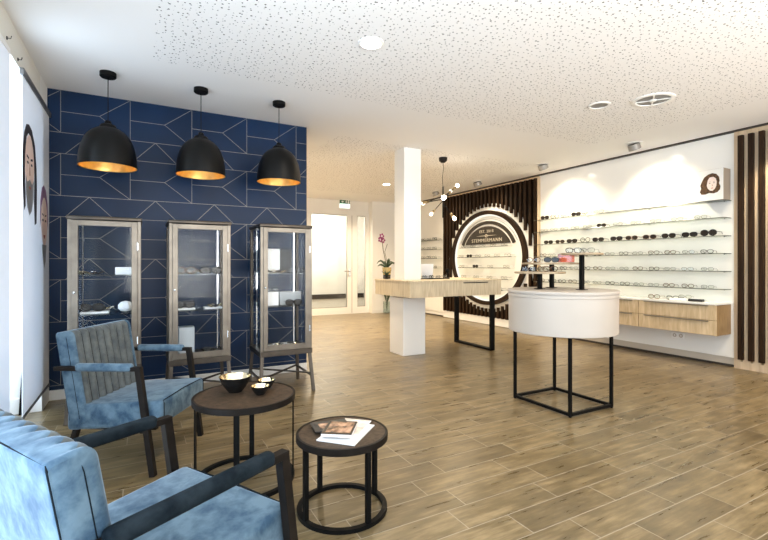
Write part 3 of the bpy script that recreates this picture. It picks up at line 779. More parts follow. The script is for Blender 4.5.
# ------------------------------------------------------------------ pendant lamps
for i, (px, py, lb) in enumerate([(-.249, 4.423, 'leftmost'), (.481, 4.416, 'middle'), (1.205, 4.412, 'rightmost')]):
    r = .218 if i == 0 else .214
    t = thing('pendant_lamp', f'{lb} of three black dome pendant lamps with gold inside', 'lamp', (px, py, 0), 0, 'black dome pendants before the navy wall')
    MB().lathe([(0, H), (.062, H), (.062, H-.035), (.055, H-.042), (0, H-.042)], seg=32).build('ceiling_rose', m_black, t, 40)
    MB().tube([(0, 0, 2.46), (0, 0, H-.04)], .0035, 8).build('cable', m_black, t)
    zb = 2.070
    prof = [(.022, .392), (.030, .366), (.038, .362), (.058, .356), (.064, .345), (.064, .332), (.090, .322), (.126, .300), (.158, .268), (.184, .226), (.203, .176), (.215, .122), (.222, .062), (.226, .0)]
    s_ = r/.226
    out = [(0, .392)]+[(a*s_, b) for a, b in prof]
    MB().lathe([(a, b+zb) for a, b in out], seg=64).build('lamp_shade', m_lampblack, t, 35)
    inn = [(.224*s_, 0.0), (.219*s_, .004), (.215*s_, .062), (.208*s_, .122), (.196*s_, .172), (.177*s_, .220), (.151*s_, .261), (.12*s_, .292), (.08*s_, .314), (0, .322)]
    MB().lathe([(a, b+zb) for a, b in inn], seg=64).build('gold_lining', m_gold, t, 35)
    MB().ball((0, 0, zb+.17), .032).build('bulb', m_bulb, t, 60)
    MB().lathe([(.018, .195), (.018, .285), (0, .285)], (0, 0, zb), 16).build('socket', m_black, t)

# sputnik chandelier
cx, cy = 4.017, 5.517
ch = thing('sputnik_chandelier', 'black sputnik chandelier with bare glowing bulbs left of the slats', 'lamp', (cx, cy, 0))
MB().lathe([(0, H), (.065, H), (.06, H-.05), (.03, H-.075), (0, H-.075)], seg=24).build('ceiling_rose', m_bronze, ch, 40)
MB().tube([(0, 0, H-.07), (.012, 0, 2.72), (-.012, 0, 2.55), (0, 0, 2.43)], .004, 6).build('cable', m_black, ch)
MB().tube([(0, 0, 2.43), (0, 0, 1.96)], .011, 10).build('stem', m_black, ch, 40)
R_ = Vector((.8788, -.4772, 0)); F_ = Vector((.4772, .8788, 0))
m_dimbulb = emis_mat('dim_clear_bulb', (1, .90, .72), 2.2)
arms = [(2.29, (-.26, .10, 2.20), m_dimbulb), (2.27, (.215, .12, 2.45), m_bulbw), (2.22, (-.175, -.12, 2.02), None), (2.18, (.137, -.12, 1.96), m_bulb), (2.24, (-.33, -.10, 2.17), m_dimbulb), (2.22, (.15, .30, 2.40), None)]
for z0, (l, dpt, z1), mb_ in arms:
    q = R_*l+F_*dpt; q.z = z1; p = Vector((0, 0, z0)); dr = (q-p).normalized()
    a_ = MB().tube([p, q-dr*.05], .0065, 8).build('arm', m_black, ch, 40)
    MB().tube([q-dr*.075, q-dr*.06, q-dr*.005], [.010, .019, .021], 12).build('socket', m_brass, a_, 40)
    if mb_ is None: mb_ = m_dimbulb
    bl = MB(); bl.tube([q-dr*.005, q+dr*.015, q+dr*.04, q+dr*.055, q+dr*.064], [.012, .022, .027, .018, .004], 14)
    bl.build('bulb', mb_, a_, 60)
a_ = MB().tube([(0, 0, 2.25), tuple(R_*0-F_*.06+Vector((0, 0, 2.25)))], .01, 8).build('arm', m_black, ch, 40)
MB().ball(tuple(-F_*.09+Vector((0, 0, 2.25))), .036).build('bulb', m_bulbw, a_, 60)

# ------------------------------------------------------------------ ceiling fittings
def ring_down(name, label, x, y, r, mface, cross=False):
    t = thing(name, label, 'ceiling light' if not cross else 'vent', (x, y, H))
    MB().lathe([(r, 0), (r, -.006), (r-.004, -.009), (r*.80, -.009), (r*.78, -.003), (r*.78, 0)], seg=48, closed=True).build('trim_ring', m_trimwhite, t, 40)
    MB().lathe([(0, -.002), (r*.785, -.002), (r*.785, 0), (0, 0)], seg=40).build('lens' if not cross else 'grille', mface, t)
    if cross:
        MB().box((0, 0, -.008), (r*1.56, .012, .006), .6).box((0, 0, -.008), (.012, r*1.56, .006), .6).build('cross_bar', m_trimwhite, t)
        MB().lathe([(0, -.016), (.028, -.016), (.028, -.002), (0, -.002)], seg=20).build('hub', m_trimwhite, t, 40)
    return t
ring_down('downlight', 'lit round recessed downlight in the perforated ceiling', 1.475, 2.912, .094, m_downl)
ring_down('downlight', 'small unlit recessed downlight next to the round ceiling vent', 4.086, 2.94, .105, m_vent)
ring_down('ceiling_vent', 'round ceiling vent with white cross near the right wall', 4.417, 2.59, .19, m_vent, True)
ring_down('downlight', 'far recessed downlight in the ceiling left of the column', 4.34, 7.88, .09, m_downl)
for i, (x, y) in enumerate([(5.79, 3.647), (5.70, 5.109), (5.76, 6.78), (5.73, 8.15)]):
    t = thing('spot_lamp', f"grey tilted ceiling spot aimed at the right wall, {['nearest', 'second nearest', 'third nearest', 'farthest'][i]} of four", 'ceiling light', (x, y, H), 0, 'grey spots along the right wall')
    MB().lathe([(.11, 0), (.11, -.006), (.08, -.008), (.08, 0)], seg=32, closed=True).build('trim_ring', m_trimwhite, t, 40)
    mt = Matrix.Rotation(-.5, 3, 'Y')
    c_ = MB(); c_.lathe([(0, .03), (.072, .03), (.078, -.045), (.070, -.045), (.066, .0), (0, .0)], seg=32)
    bmesh.ops.transform(c_.bm, matrix=Matrix.Translation((0, 0, -.035)) @ mt.to_4x4(), verts=c_.bm.verts[:])
    c_.build('lamp_can', m_grey, t, 40)
    c_ = MB(); c_.lathe([(0, -.030), (.066, -.030), (.066, -.026), (0, -.026)], seg=24)
    bmesh.ops.transform(c_.bm, matrix=Matrix.Translation((0, 0, -.035)) @ mt.to_4x4(), verts=c_.bm.verts[:])
    c_.build('lamp_face', m_spotface, t)
# emergency exit sign on the far wall
ex = thing('exit_sign', 'small lit green and white exit sign above the glass door', 'sign', (4.50, YD-.001, 2.78))
MB().span(-.15, .15, -.05, 0, -.12, .12, .004).build('housing', m_trimwhite, ex)
ef = face_negy(0, -.051, 0)
MB().prism([(-.14, -.11), (.14, -.11), (.14, .0), (-.14, .0)], 0, .001, ef).build('lit_panel', m_signlit, ex)
MB().prism([(-.14, .0), (.14, .0), (.14, .10), (-.14, .10)], 0, .001, ef).build('green_panel', m_green, ex)
pc = MB()
pc.prism([(-.10, .05), (-.06, .085), (-.06, .06), (-.02, .06), (-.02, .04), (-.06, .04), (-.06, .015)], .001, .002, ef)   # arrow
pc.prism(oval(.045, .085, .009, .009, 10), .001, .002, ef)                                                                 # running figure
pc.prism([(.03, .075), (.055, .072), (.05, .045), (.065, .02), (.055, .014), (.038, .040), (.02, .018), (.008, .022), (.03, .046), (.035, .062), (.018, .055), (.012, .062)], .001, .002, ef)
pc.prism([(.08, .01), (.12, .01), (.12, .09), (.08, .09)], .001, .002, ef)
pc.build('pictogram', m_trimwhite, ex)

# ------------------------------------------------------------------ window banners
br = thing('panel_blind', 'white panel blind printed with two portraits beside the navy wall', 'blind', (-.745, 4.515, 0))
def wavy(y0, y1, z0, z1, n=24):
    m_ = MB(); bm = m_.bm; a = []
    for t_ in (0, .003):
        a.append([[bm.verts.new((.004*math.sin(q*1.1)+t_, y0+(y1-y0)*q/n, z)) for q in range(n+1)] for z in (z0, z1)])
    for s_ in range(2):
        for q in range(n): bm.faces.new((a[s_][0][q], a[s_][0][q+1], a[s_][1][q+1], a[s_][1][q]))
    for q in range(n):
        for k_ in (0, 1): bm.faces.new((a[0][k_][q], a[0][k_][q+1], a[1][k_][q+1], a[1][k_][q]))
    for q in (0, n): bm.faces.new((a[0][0][q], a[0][1][q], a[1][1][q], a[1][0][q]))
    return m_
MB().span(0, .003, -.515, .515, .17, 2.60).build('fabric_panel', m_cloth, br)
MB().span(-.006, .010, -.515, .515, .150, .172, .003).build('bottom_bar', m_rail, br)
MB().span(-.010, .016, -.535, .545, 2.595, 2.64, .003).build('top_rail', m_rail, br)
pb = face_posx(.0032, 0, 0)
def Q(y, z): return (y-4.515, z)
ph = MB(); ph.mi = 0
ph.prism([Q(4.05, 1.64), Q(4.00, 1.85), Q(4.00, 2.05), Q(4.05, 2.20), Q(4.12, 2.28), Q(4.21, 2.30), Q(4.20, 2.235), Q(4.13, 2.19), Q(4.09, 2.08), Q(4.075, 1.95), Q(4.09, 1.80), Q(4.10, 1.68)], 0, .0006, pb)
ph.prism([Q(4.19, 2.235), Q(4.21, 2.30), Q(4.31, 2.28), Q(4.42, 2.19), Q(4.48, 2.02), Q(4.50, 1.85), Q(4.48, 1.58), Q(4.41, 1.56), Q(4.385, 1.75), Q(4.40, 1.95), Q(4.37, 2.08), Q(4.30, 2.19)], 0, .0006, pb)
ph.mi = 1; ph.prism([Q(4.23+.155*math.cos(2*PI*k/24), 1.99+.235*math.sin(2*PI*k/24)) for k in range(24)], .0006, .0012, pb)
ph.mi = 2; ph.prism([Q(4.10, 1.90), Q(4.15, 1.86), Q(4.23, 1.89), Q(4.31, 1.86), Q(4.37, 1.90), Q(4.36, 1.76), Q(4.30, 1.66), Q(4.22, 1.62), Q(4.15, 1.67), Q(4.10, 1.77)], .0012, .0018, pb)
ph.mi = 0
for s_ in (-1, 1):
    ph.prism([Q(4.23+s_*.03, 2.035), Q(4.23+s_*.10, 2.045), Q(4.23+s_*.10, 2.062), Q(4.23+s_*.03, 2.050)], .0012, .0018, pb)
    ph.prism([Q(4.23+s_*.065+.026*math.cos(k*PI/5), 2.008+.010*math.sin(k*PI/5)) for k in range(10)], .0012, .0018, pb)
ph.mi = 3; ph.prism([Q(4.225, 2.02), Q(4.255, 1.925), Q(4.215, 1.915), Q(4.205, 1.93)], .0012, .0018, pb)
ph.mi = 4; ph.prism([Q(4.19, 1.835), Q(4.27, 1.835), Q(4.25, 1.815), Q(4.21, 1.815)], .0018, .0024, pb)
m_fink = print_mat('fabric_dark_hair', (.10, .095, .11)); m_fskin = print_mat('fabric_skin', (.95, .80, .72)); m_fbeard = print_mat('fabric_beard', (.42, .42, .43)); m_fshade = print_mat('fabric_skin_shade', (.70, .48, .40)); m_fmauve = print_mat('fabric_mauve', (.42, .26, .40)); m_flip = print_mat('fabric_lips', (.6, .25, .22))
ph.build('man_portrait_print', [m_fink, m_fskin, m_fbeard, m_fshade, m_flip], br)
pw = MB(); pw.mi = 0
pw.prism([Q(4.62, 1.56), Q(4.63, 1.78), Q(4.70, 1.90), Q(4.79, 1.935), Q(4.88, 1.90), Q(4.96, 1.78), Q(4.98, 1.56), Q(4.945, 1.62), Q(4.92, 1.74), Q(4.86, 1.81), Q(4.74, 1.81), Q(4.68, 1.74), Q(4.655, 1.62)], 0, .0006, pb)
pw.mi = 1; pw.prism([Q(4.80+.135*math.cos(2*PI*k/24), 1.62+.21*math.sin(2*PI*k/24)) for k in range(24)], .0006, .0012, pb)
pw.mi = 2
for s_ in (-1, 1):
    pw.prism([Q(4.80+s_*.06+.028*math.cos(k*PI/5), 1.63+.011*math.sin(k*PI/5)) for k in range(10)], .0012, .0018, pb)
    pw.prism([Q(4.80+s_*.03, 1.665), Q(4.80+s_*.09, 1.675), Q(4.80+s_*.09, 1.687), Q(4.80+s_*.03, 1.677)], .0012, .0018, pb)
pw.mi = 3; pw.prism([Q(4.76, 1.505), Q(4.84, 1.505), Q(4.82, 1.475), Q(4.78, 1.475)], .0012, .0018, pb)
pw.mi = 4; pw.prism([Q(4.70, 1.42), Q(4.90, 1.42), Q(4.86, 1.28), Q(4.80, 1.22), Q(4.74, 1.30)], 0, .0012, pb)
pw.build('woman_portrait_print', [m_fmauve, m_fskin, m_hair, m_flip, m_fbeard], br)
b2 = thing('panel_blind', 'plain white panel blind at the left edge of the window', 'blind', (-.745, 2.95, 0))
MB().span(0, .003, -.70, .70, .17, 2.60).build('fabric_panel', m_cloth, b2)
MB().span(-.004, .008, -.70, .70, 2.595, 2.63, .003).build('top_rail', m_trimwhite, b2)
MB().span(-.006, .010, -.70, .70, .150, .172, .003).build('bottom_bar', m_trimwhite, b2)
for i, (y, z) in enumerate([(3.66, 2.70), (3.95, 2.68)]):
    hk = MB().tube([(XL-.002, y, z), (XL+.022, y, z), (XL+.026, y, z+.018)], .0028, 6).box((XL+.003, y, z), (.006, .010, .020)).build('wall_hook', m_black)
    tag(hk, f"small black hook on the cream lintel, {['nearer', 'farther'][i]} one", 'hook', 'hooks on the window lintel')
cc = MB(); cc.prism([(0, 0), (.035, 0), (.045, .52), (.03, .56)], -.01, .01, Matrix.Translation((-.895, 4.70, 0)) @ Matrix.Rotation(PI/2, 4, 'X'))  # plain narrow black wedge of no known use
tag(cc.build('black_strip', m_black), 'black narrow strip standing against the white window jamb', 'cable cover')

# ------------------------------------------------------------------ glass cabinets
CW, CD, Z0, Z1 = .508, .46, .39, 1.637
def make_cabinet():
    r = bpy.data.objects.new('display_cabinet', None); COL.objects.link(r); r.empty_display_size = .1
    # local: x 0..CW, y 0 (front) .. CD
    pw_ = .028
    top = MB(); top.span(-.008, CW+.008, -.008, CD+.008, Z1-.03, Z1, .008); top.build('top_panel', m_steeld, r, 40)
    for x0 in (0, CW-pw_):
        for y0 in (0, CD-pw_):
            MB().span(x0, x0+pw_, y0, y0+pw_, Z0+.03, Z1-.03, .003).build('corner_post', m_steel if y0 == 0 else m_steeld, r)
    bt = MB(); bt.span(-.004, CW+.004, -.004, CD+.004, Z0-.02, Z0+.03, .003); bt.build('bottom_panel', m_steeld, r)
    fr_ = MB(); fwd = .042
    fr_.span(pw_, pw_+fwd, -.006, .016, Z0+.035, Z1-.035, .002); fr_.span(CW-pw_-fwd, CW-pw_, -.006, .016, Z0+.035, Z1-.035, .002)
    fr_.span(pw_+fwd, CW-pw_-fwd, -.006, .016, Z1-.035-fwd, Z1-.035, .002); fr_.span(pw_+fwd, CW-pw_-fwd, -.006, .016, Z0+.035, Z0+.035+fwd+.01, .002)
    dr_ = fr_.build('door', m_steel, r)
    MB().span(pw_+fwd, CW-pw_-fwd, .003, .006, Z0+.087, Z1-.077).build('door_pane', m_glass, dr_)
    MB().ball((pw_+.018, -.014, 1.03), .011).build('door_knob', m_chrome, dr_, 60)
    for z in (1.40, .62): MB().tube([(CW-pw_+.004, -.008, z-.03), (CW-pw_+.004, -.008, z+.03)], .007, 8).build('hinge', m_chrome, dr_, 50)
    for x0 in (.010, CW-.014): MB().span(x0, x0+.004, pw_, CD-pw_, Z0+.03, Z1-.03).build('side_pane', m_glass, r)
    MB().span(pw_, CW-pw_, CD-.014, CD-.010, Z0+.03, Z1-.03).build('back_pane', m_glass, r)
    for z in (1.165, .845): MB().span(.016, CW-.016, .02, CD-.02, z-.008, z).build('glass_shelf', m_shelfglass, r)
    for x0 in (.055, CW-.06): MB().span(x0, x0+.012, CD-.035, CD-.022, Z0+.03, Z1-.03).build('shelf_rail', m_chrome, r)
    for sx in (0, 1):
        for sy in (0, 1):
            x = .018 if sx == 0 else CW-.018; y_ = .02 if sy == 0 else CD-.02
            dx, dy_ = (-.022 if sx == 0 else .022), (-.055 if sy == 0 else .03)
            MB().bar((x, y_, Z0-.02), (x+dx, y_+dy_, .004), .030, .026, up=(0, 1, 0)).build('leg', m_steeld, r)
    cb = MB()
    cb.bar((.010, -.012, .165), (CW-.010, CD-.005, .165), .022, .012); cb.bar((CW-.010, -.012, .177), (.010, CD-.005, .177), .022, .012)
    cb.bar((.004, .0, .15), (.004, CD-.0, .15), .012, .022); cb.bar((CW-.004, .0, .15), (CW-.004, CD-.0, .15), .012, .022)
    cb.build('cross_brace', m_steeld, r)
    return r
cab = make_cabinet()
for i, x in enumerate((-.512, .207, .984)):
    c_ = cab if i == 0 else copy_tree(cab)
    c_.location = (x, 4.25, 0)
    tag(c_, ['gunmetal glass display cabinet behind the blue armchair, leftmost of three', 'gunmetal glass display cabinet in the middle of the navy wall', 'gunmetal glass display cabinet at the right end of the navy wall'][i], 'cabinet', 'glass cabinets before the navy wall')
def jewel(name, label, loc, mats, seed, n=7, w=.16):
    random.seed(seed); m_ = MB()
    for k in range(n):
        a = random.uniform(-w/2, w/2); b = random.uniform(-.05, .05); rr = random.uniform(.014, .028)
        m_.mi = k % len(mats)
        m_.tube([(a+rr*math.cos(t*PI/4), b+rr*.6*math.sin(t*PI/4), .006+rr*.9*(1+math.sin(t*PI/4+a*30))*.5) for t in range(8)], .0045, 5, closed=True)
    return tag(m_.build(name, mats, loc=loc), label, 'jewellery')
jm = [m_chrome, m_frameblk, m_goldbowl]
def cbox(name, label, c, d, mat, cat='box', rz=0): return tag(MB().box((0, 0, d[2]/2), d, rz, .003).build(name, mat, loc=c), label, cat)
# left cabinet
zA, zB, zF = 1.1655, .8455, .4205
jewel('bracelet', 'heap of silver bracelets on the upper shelf of the left cabinet', (-.36, 4.40, zA), jm, 3, 9, .18)
cbox('card_box', 'white box on the upper shelf of the left cabinet', (-.13, 4.40, zA), (.13, .09, .062), m_card)
put(ME_SUN, 'sunglasses', 'dark sunglasses on the lower shelf of the left cabinet', None, (-.36, 4.38, zB+.018), PI/2, 1.25)
cbox('display_slab', 'pale slab under the sunglasses in the left cabinet', (-.34, 4.42, zB), (.20, .16, .016), m_card, 'display slab')
fc = MB(); fc.ball((0, 0, .048), .055, (1.1, .8, .87), 7, 5)
tag(fc.build('faceted_holder', m_card, loc=(-.12, 4.40, zB)), 'white faceted glasses holder on the lower shelf of the left cabinet', 'holder')
put(ME_BLK, 'spectacles', 'black spectacles on the floor of the left cabinet', None, (-.30, 4.38, zF), PI/2, 1.2)
cbox('card_box', 'white box on the floor of the left cabinet', (-.12, 4.42, zF), (.10, .10, .12), m_card)
jewel('bracelet', 'silver bracelets beside the sunglasses on the lower shelf of the left cabinet', (-.30, 4.46, zB+.0175), jm, 21, 8, .14)
# middle cabinet
jewel('bracelet', 'silver bracelets at left on the upper shelf of the middle cabinet', (.36, 4.42, zA), jm, 22, 10, .20)
cbox('glasses_case', 'long dark glasses case on the lower shelf of the middle cabinet', (.34, 4.45, zB+.015), (.17, .05, .055), m_blackbox, 'case')
jewel('bracelet', 'dark bracelets at right on the upper shelf of the middle cabinet', (.57, 4.43, zA), [m_frameblk, m_brass, m_chrome], 23, 9, .18)
put(ME_BRN, 'spectacles', 'brown spectacles on the upper shelf of the middle cabinet', None, (.35, 4.36, zA), PI/2, 1.2)
put(ME_SUN, 'sunglasses', 'dark sunglasses on the upper shelf of the middle cabinet', None, (.56, 4.36, zA), PI/2, 1.25)
cbox('display_slab', 'white slab at left on the lower shelf of the middle cabinet', (.34, 4.40, zB), (.17, .14, .014), m_card, 'display slab')
cbox('display_slab', 'white slab at right on the lower shelf of the middle cabinet', (.58, 4.40, zB), (.15, .14, .014), m_card, 'display slab')
put(ME_SUN, 'sunglasses', 'sunglasses on the left white slab of the middle cabinet', None, (.34, 4.37, zB+.015), PI/2, 1.15)
jewel('bracelet', 'silver bracelets on the right white slab of the middle cabinet', (.58, 4.38, zB+.015), jm, 8, 6, .10)
cbox('card_box', 'tall grey box on the floor of the middle cabinet', (.36, 4.46, zF), (.13, .12, .26), m_cardg)
cbox('card_box', 'low white box on the floor of the middle cabinet', (.34, 4.33, zF), (.17, .08, .03), m_card)
put(ME_BLK, 'spectacles', 'black spectacles at right on the floor of the middle cabinet', None, (.57, 4.36, zF+.021), PI/2, 1.15)
cbox('display_slab', 'white slab on the floor of the middle cabinet', (.56, 4.38, zF), (.16, .12, .02), m_card, 'display slab')
# right cabinet
cbox('card_box', 'tall white box on the upper shelf of the right cabinet', (1.15, 4.45, zA), (.13, .07, .24), m_card)
cbox('card_box', 'black box beside the white one in the right cabinet', (1.28, 4.47, zA), (.12, .07, .24), m_blackbox)
put(ME_BLK, 'spectacles', 'black spectacles at right on the upper shelf of the right cabinet', None, (1.36, 4.34, zA), PI/2, 1.15)
cbox('card_box', 'white box on the lower shelf of the right cabinet', (1.13, 4.42, zB), (.12, .10, .135), m_card)
cbox('card_box', 'grey box on the lower shelf of the right cabinet', (1.32, 4.45, zB), (.22, .10, .13), m_cardg)
put(ME_SUN, 'sunglasses', 'dark sunglasses before the grey box of the right cabinet', None, (1.33, 4.33, zB), PI/2, 1.15)
put(ME_BLK, 'spectacles', 'black spectacles lying on the white box of the right cabinet', None, (1.13, 4.385, zB+.136), PI/2, .9)
cbox('display_slab', 'white slab on the floor of the right cabinet', (1.25, 4.42, zF), (.30, .18, .016), m_card, 'display slab')
jewel('bracelet', 'dark bracelets at left on the upper shelf of the right cabinet', (1.15, 4.33, zA), [m_frameblk, m_brass, m_frameblk], 24, 7, .13)
jewel('bracelet', 'silver bracelets on the white slab in the right cabinet', (1.25, 4.40, zF+.017), jm, 12, 8, .22)

# ------------------------------------------------------------------ armchairs
def make_chair(xb, xs, xr, pad0, pad1, padmat):
    r = bpy.data.objects.new('armchair', None); COL.objects.link(r); r.empty_display_size = .2
    # local: x forward, y to the sitter's left
    seat = MB().box(((xs+xb+.07)/2, 0, .362), (xs-xb-.07, .574, .152), bev=.022)
    for v in seat.bm.verts:       # crown on top and a slight slope to the back
        if v.co.z > .40:
            v.co.z += .012*max(0, 1-(v.co.y/.27)**2)
        v.co.z += (v.co.x-xs)*.060
    seat.build('seat_cushion', m_velvet, r, 40)
    sb_ = MB().tube([(xs+.001, -.266, .296), (xs+.001, -.266, .419), (xs-.009, -.259, .4325), (xs-.009, 0, .4405), (xs-.009, .259, .4325), (xs+.001, .266, .419), (xs+.001, .266, .296)], .0032, 6)
    sb_.build('piping', m_seam, r, 60)
    # backrest: slanted slab swept across y with vertical channels on the front face
    B = MB(); bm = B.bm
    p0 = Vector((xb+.150, 0, .295)); p1 = Vector((xb+.056, 0, .848)); ax = (p1-p0).normalized(); nr = Vector((ax.z, 0, -ax.x))   # nr points forward
    Lb = (p1-p0).length; hw_ = .293; th = .108
    prof = []
    def arc(cx_, cy_, rr, a0, a1, n=5):
        for k in range(n+1):
            a = a0+(a1-a0)*k/n; prof.append((cx_+rr*math.cos(a), cy_+rr*math.sin(a)))
    rt = .040; rb = .012
    arc(.02, th/2-.02, .02, PI, PI/2)
    for k in range(1, 10): prof.append((.02+(Lb-rt-.02)*k/10, th/2))
    arc(Lb-rt, th/2-rt, rt, PI/2, 0, 7); arc(Lb-rb, -th/2+rb, rb, 0, -PI/2, 3)
    for k in range(1, 6): prof.append((Lb-rb-(Lb-rb-.02)*k/6, -th/2))
    arc(.02, -th/2+.02, .02, -PI/2, -PI)
    ncol = 8; inset = .026; rings = []; sub = 12
    ysm = [-hw_, -hw_+.003, -hw_+.007, -hw_+.012, -hw_+.019]+[-(hw_-inset)+2*(hw_-inset)*q/(ncol*sub) for q in range(ncol*sub+1)]+[hw_-.019, hw_-.012, hw_-.007, hw_-.003, hw_]
    nst = len(ysm)-1
    for y_ in ysm:
        edge = hw_-abs(y_)
        k_ = 0
        if abs(y_) < hw_-inset+1e-6:
            u_ = (y_+hw_-inset)/(2*(hw_-inset))*ncol
            k_ = (1-abs(math.sin(u_*PI)))**1.2
        ring = []
        for s_, t_ in prof:
            s2, t2 = s_, t_
            if t_ > 0 and s_ > .05: t2 -= .020*k_
            if t_ > -.02 and s_ > Lb-.03: s2 -= .004*k_*max(0, (t_-.01)/.045)
            # the front vertical edges are softly rounded, the rear ones crisp
            if edge < .030 and t_ > 0: t2 -= (.030-math.sqrt(max(0, .030**2-(.030-edge)**2)))*.9*min(1, t_/.03)
            if edge < .008 and t_ <= 0: t2 += (.008-edge)*.6
            if edge < .012 and s_ > Lb*.6: s2 -= (.012-edge)*.6
            c0 = p0+ax*s2+nr*t2; ring.append(bm.verts.new((c0.x, y_, c0.z)))
        rings.append(ring)
    np_ = len(prof)
    for q in range(nst):
        for k in range(np_):
            k2 = (k+1) % np_
            f = bm.faces.new((rings[q][k], rings[q][k2], rings[q+1][k2], rings[q+1][k]))
            yy = (rings[q][0].co.y+rings[q+1][0].co.y)/2
            if abs(yy) < hw_-inset and prof[k][1] > .030 and prof[k2][1] > .030: f.material_index = 1
    bm.faces.new(rings[0]); bm.faces.new(rings[-1][::-1])
    bo = B.build('backrest', [m_velvet, m_velvet_warm], r, 50)
    # stitched creases between the channels
    def P_(s_, t_, y_): c0 = p0+ax*s_+nr*t_; return (c0.x, y_, c0.z)
    for k in range(ncol+1):
        y_ = -(hw_-inset)+2*(hw_-inset)*k/ncol
        MB().tube([P_(.10, th/2-.0185, y_), P_(Lb*.6, th/2-.0185, y_), P_(Lb-rt-.002, th/2-.0185, y_), P_(Lb-rt*.55-.006, th/2-rt*.22-.0150, y_)], .0042, 6).build('crease_seam', m_seam, bo)
    pp = MB()
    pp.tube([P_(.03, -th/2+.003, -hw_+.003), P_(Lb-.012, -th/2+.003, -hw_+.003), P_(Lb-.005, -th/2+.006, -hw_+.010), P_(Lb-.003, -th/2+.006, 0), P_(Lb-.005, -th/2+.006, hw_-.010), P_(Lb-.012, -th/2+.003, hw_-.003), P_(.03, -th/2+.003, hw_-.003)], .0024, 6)
    pp.build('rear_piping', m_seam, bo, 60)
    for s_ in (-1, 1):
        MB().tube([P_(.03, .012, s_*(hw_+.0005)), P_(Lb-.05, .012, s_*(hw_+.0005)), P_(Lb-.010, .008, s_*(hw_-.004)), P_(Lb-.001, -.004, s_*(hw_-.016))], .0015, 6).build('side_piping', m_seam, bo, 60)
    za = .645
    for s_ in (-1, 1):
        ya = s_*.314
        rail = MB(); rail.span(xr, .275, ya-.017, ya+.017, za-.024, za, .002)
        ao = rail.build('arm_rail', m_bronze, r)
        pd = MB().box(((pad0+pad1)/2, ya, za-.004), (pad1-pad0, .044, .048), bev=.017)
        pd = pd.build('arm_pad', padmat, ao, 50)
        if padmat is m_velvet_shade: pd['label'] = 'blue arm pad with nap shade in its colour'
        MB().bar((.257, ya, za-.01), (.345, ya, .002), .034, .034, .002, up=(0, 1, 0)).build('front_leg', m_bronze, r)
        MB().bar((xb+.13, s_*.250, .320), (xb+.03, s_*.250, .002), .032, .032, .002, up=(0, 1, 0)).build('rear_leg', m_bronze, r)
    un = MB()
    x0 = xb+.11
    un.span(x0, xs-.05, -.265, -.235, .256, .284); un.span(x0, xs-.05, .235, .265, .256, .284)
    un.span(x0, x0+.03, -.25, .25, .256, .284); un.span(.27, .30, -.325, .325, .256, .282)
    un.build('underframe', m_bronze, r)
    return r
CH1 = ((-.078, 3.405), 120.5); CH2 = ((.020, 1.572), 60.)
chair = make_chair(-.271, .384, -.248, -.120, .222, m_velvet)
chair.location = (*CH1[0], 0); chair.rotation_euler = (0, 0, PI/2-math.radians(CH1[1]))
tag(chair, 'blue velvet armchair with ribbed backrest facing right before the left cabinet', 'armchair', 'blue velvet armchairs')
c2 = make_chair(-.395, .325, -.37, -.290, .215, m_velvet_shade)
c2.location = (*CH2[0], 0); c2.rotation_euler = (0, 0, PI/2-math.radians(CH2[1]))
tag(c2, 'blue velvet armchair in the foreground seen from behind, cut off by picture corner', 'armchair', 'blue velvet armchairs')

# ------------------------------------------------------------------ round side tables
def side_table(label, x, y, r, zt_, flat, angs):
    t = thing('side_table', label, 'table', (x, y, 0))
    MB().lathe([(0, zt_-.012), (r-.014, zt_-.012), (r-.014, zt_-.002), (0, zt_-.002)], seg=72).build('tabletop', m_tabletop, t)
    MB().lathe([(r-.014, zt_-.034), (r-.002, zt_-.034), (r, zt_-.032), (r, zt_-.002), (r-.002, zt_), (r-.014, zt_)], seg=72, closed=True).build('top_rim', m_bronze, t, 30)
    MB().lathe([(r-.03, 0), (r-.004, 0), (r-.004, .020), (r-.03, .020)], seg=72, closed=True).build('floor_ring', m_black, t, 30)
    for a in angs:
        a = math.radians(a)
        if flat: MB().box(((r-.012)*math.cos(a), (r-.012)*math.sin(a), (zt_-.03+.02)/2), (.008, .030, zt_-.05), a).build('leg', m_black, t)
        else: MB().box(((r-.02)*math.cos(a), (r-.02)*math.sin(a), (zt_-.03+.02)/2), (.022, .022, zt_-.05), a).build('leg', m_black, t)
side_table('larger round dark side table carrying three bowls beside the blue armchair', .530, 2.675, .288, .495, True, (70, 160, 250, 340))
side_table('smaller round dark side table with magazines on it', .905, 2.114, .234, .395, False, (11.8, 101.8, 191.8, 281.8))
def bowl(label, x, y, z, r, h_):
    t = thing('bowl', label, 'bowl', (x, y, z), 0, 'black and gold bowls')
    MB().lathe([(0, 0), (r*.42, 0), (r*.44, h_*.04), (r*.62, h_*.25), (r*.86, h_*.62), (r, h_), (r-.004, h_)], seg=48).build('bowl_shell', m_bowlblack, t, 40)
    MB().lathe([(r-.004, h_), (r*.84, h_*.62), (r*.60, h_*.28), (r*.38, h_*.10), (0, h_*.08)], seg=48).build('gold_lining', m_goldbowl, t, 40)
bowl('large black bowl with gold inside on the larger side table', .490, 2.755, .494, .093, .093)
bowl('small gold-lined bowl at the front of the larger side table', .606, 2.624, .494, .054, .052)
bowl('small gold-lined bowl partly behind the other small one', .672, 2.745, .494, .054, .052)
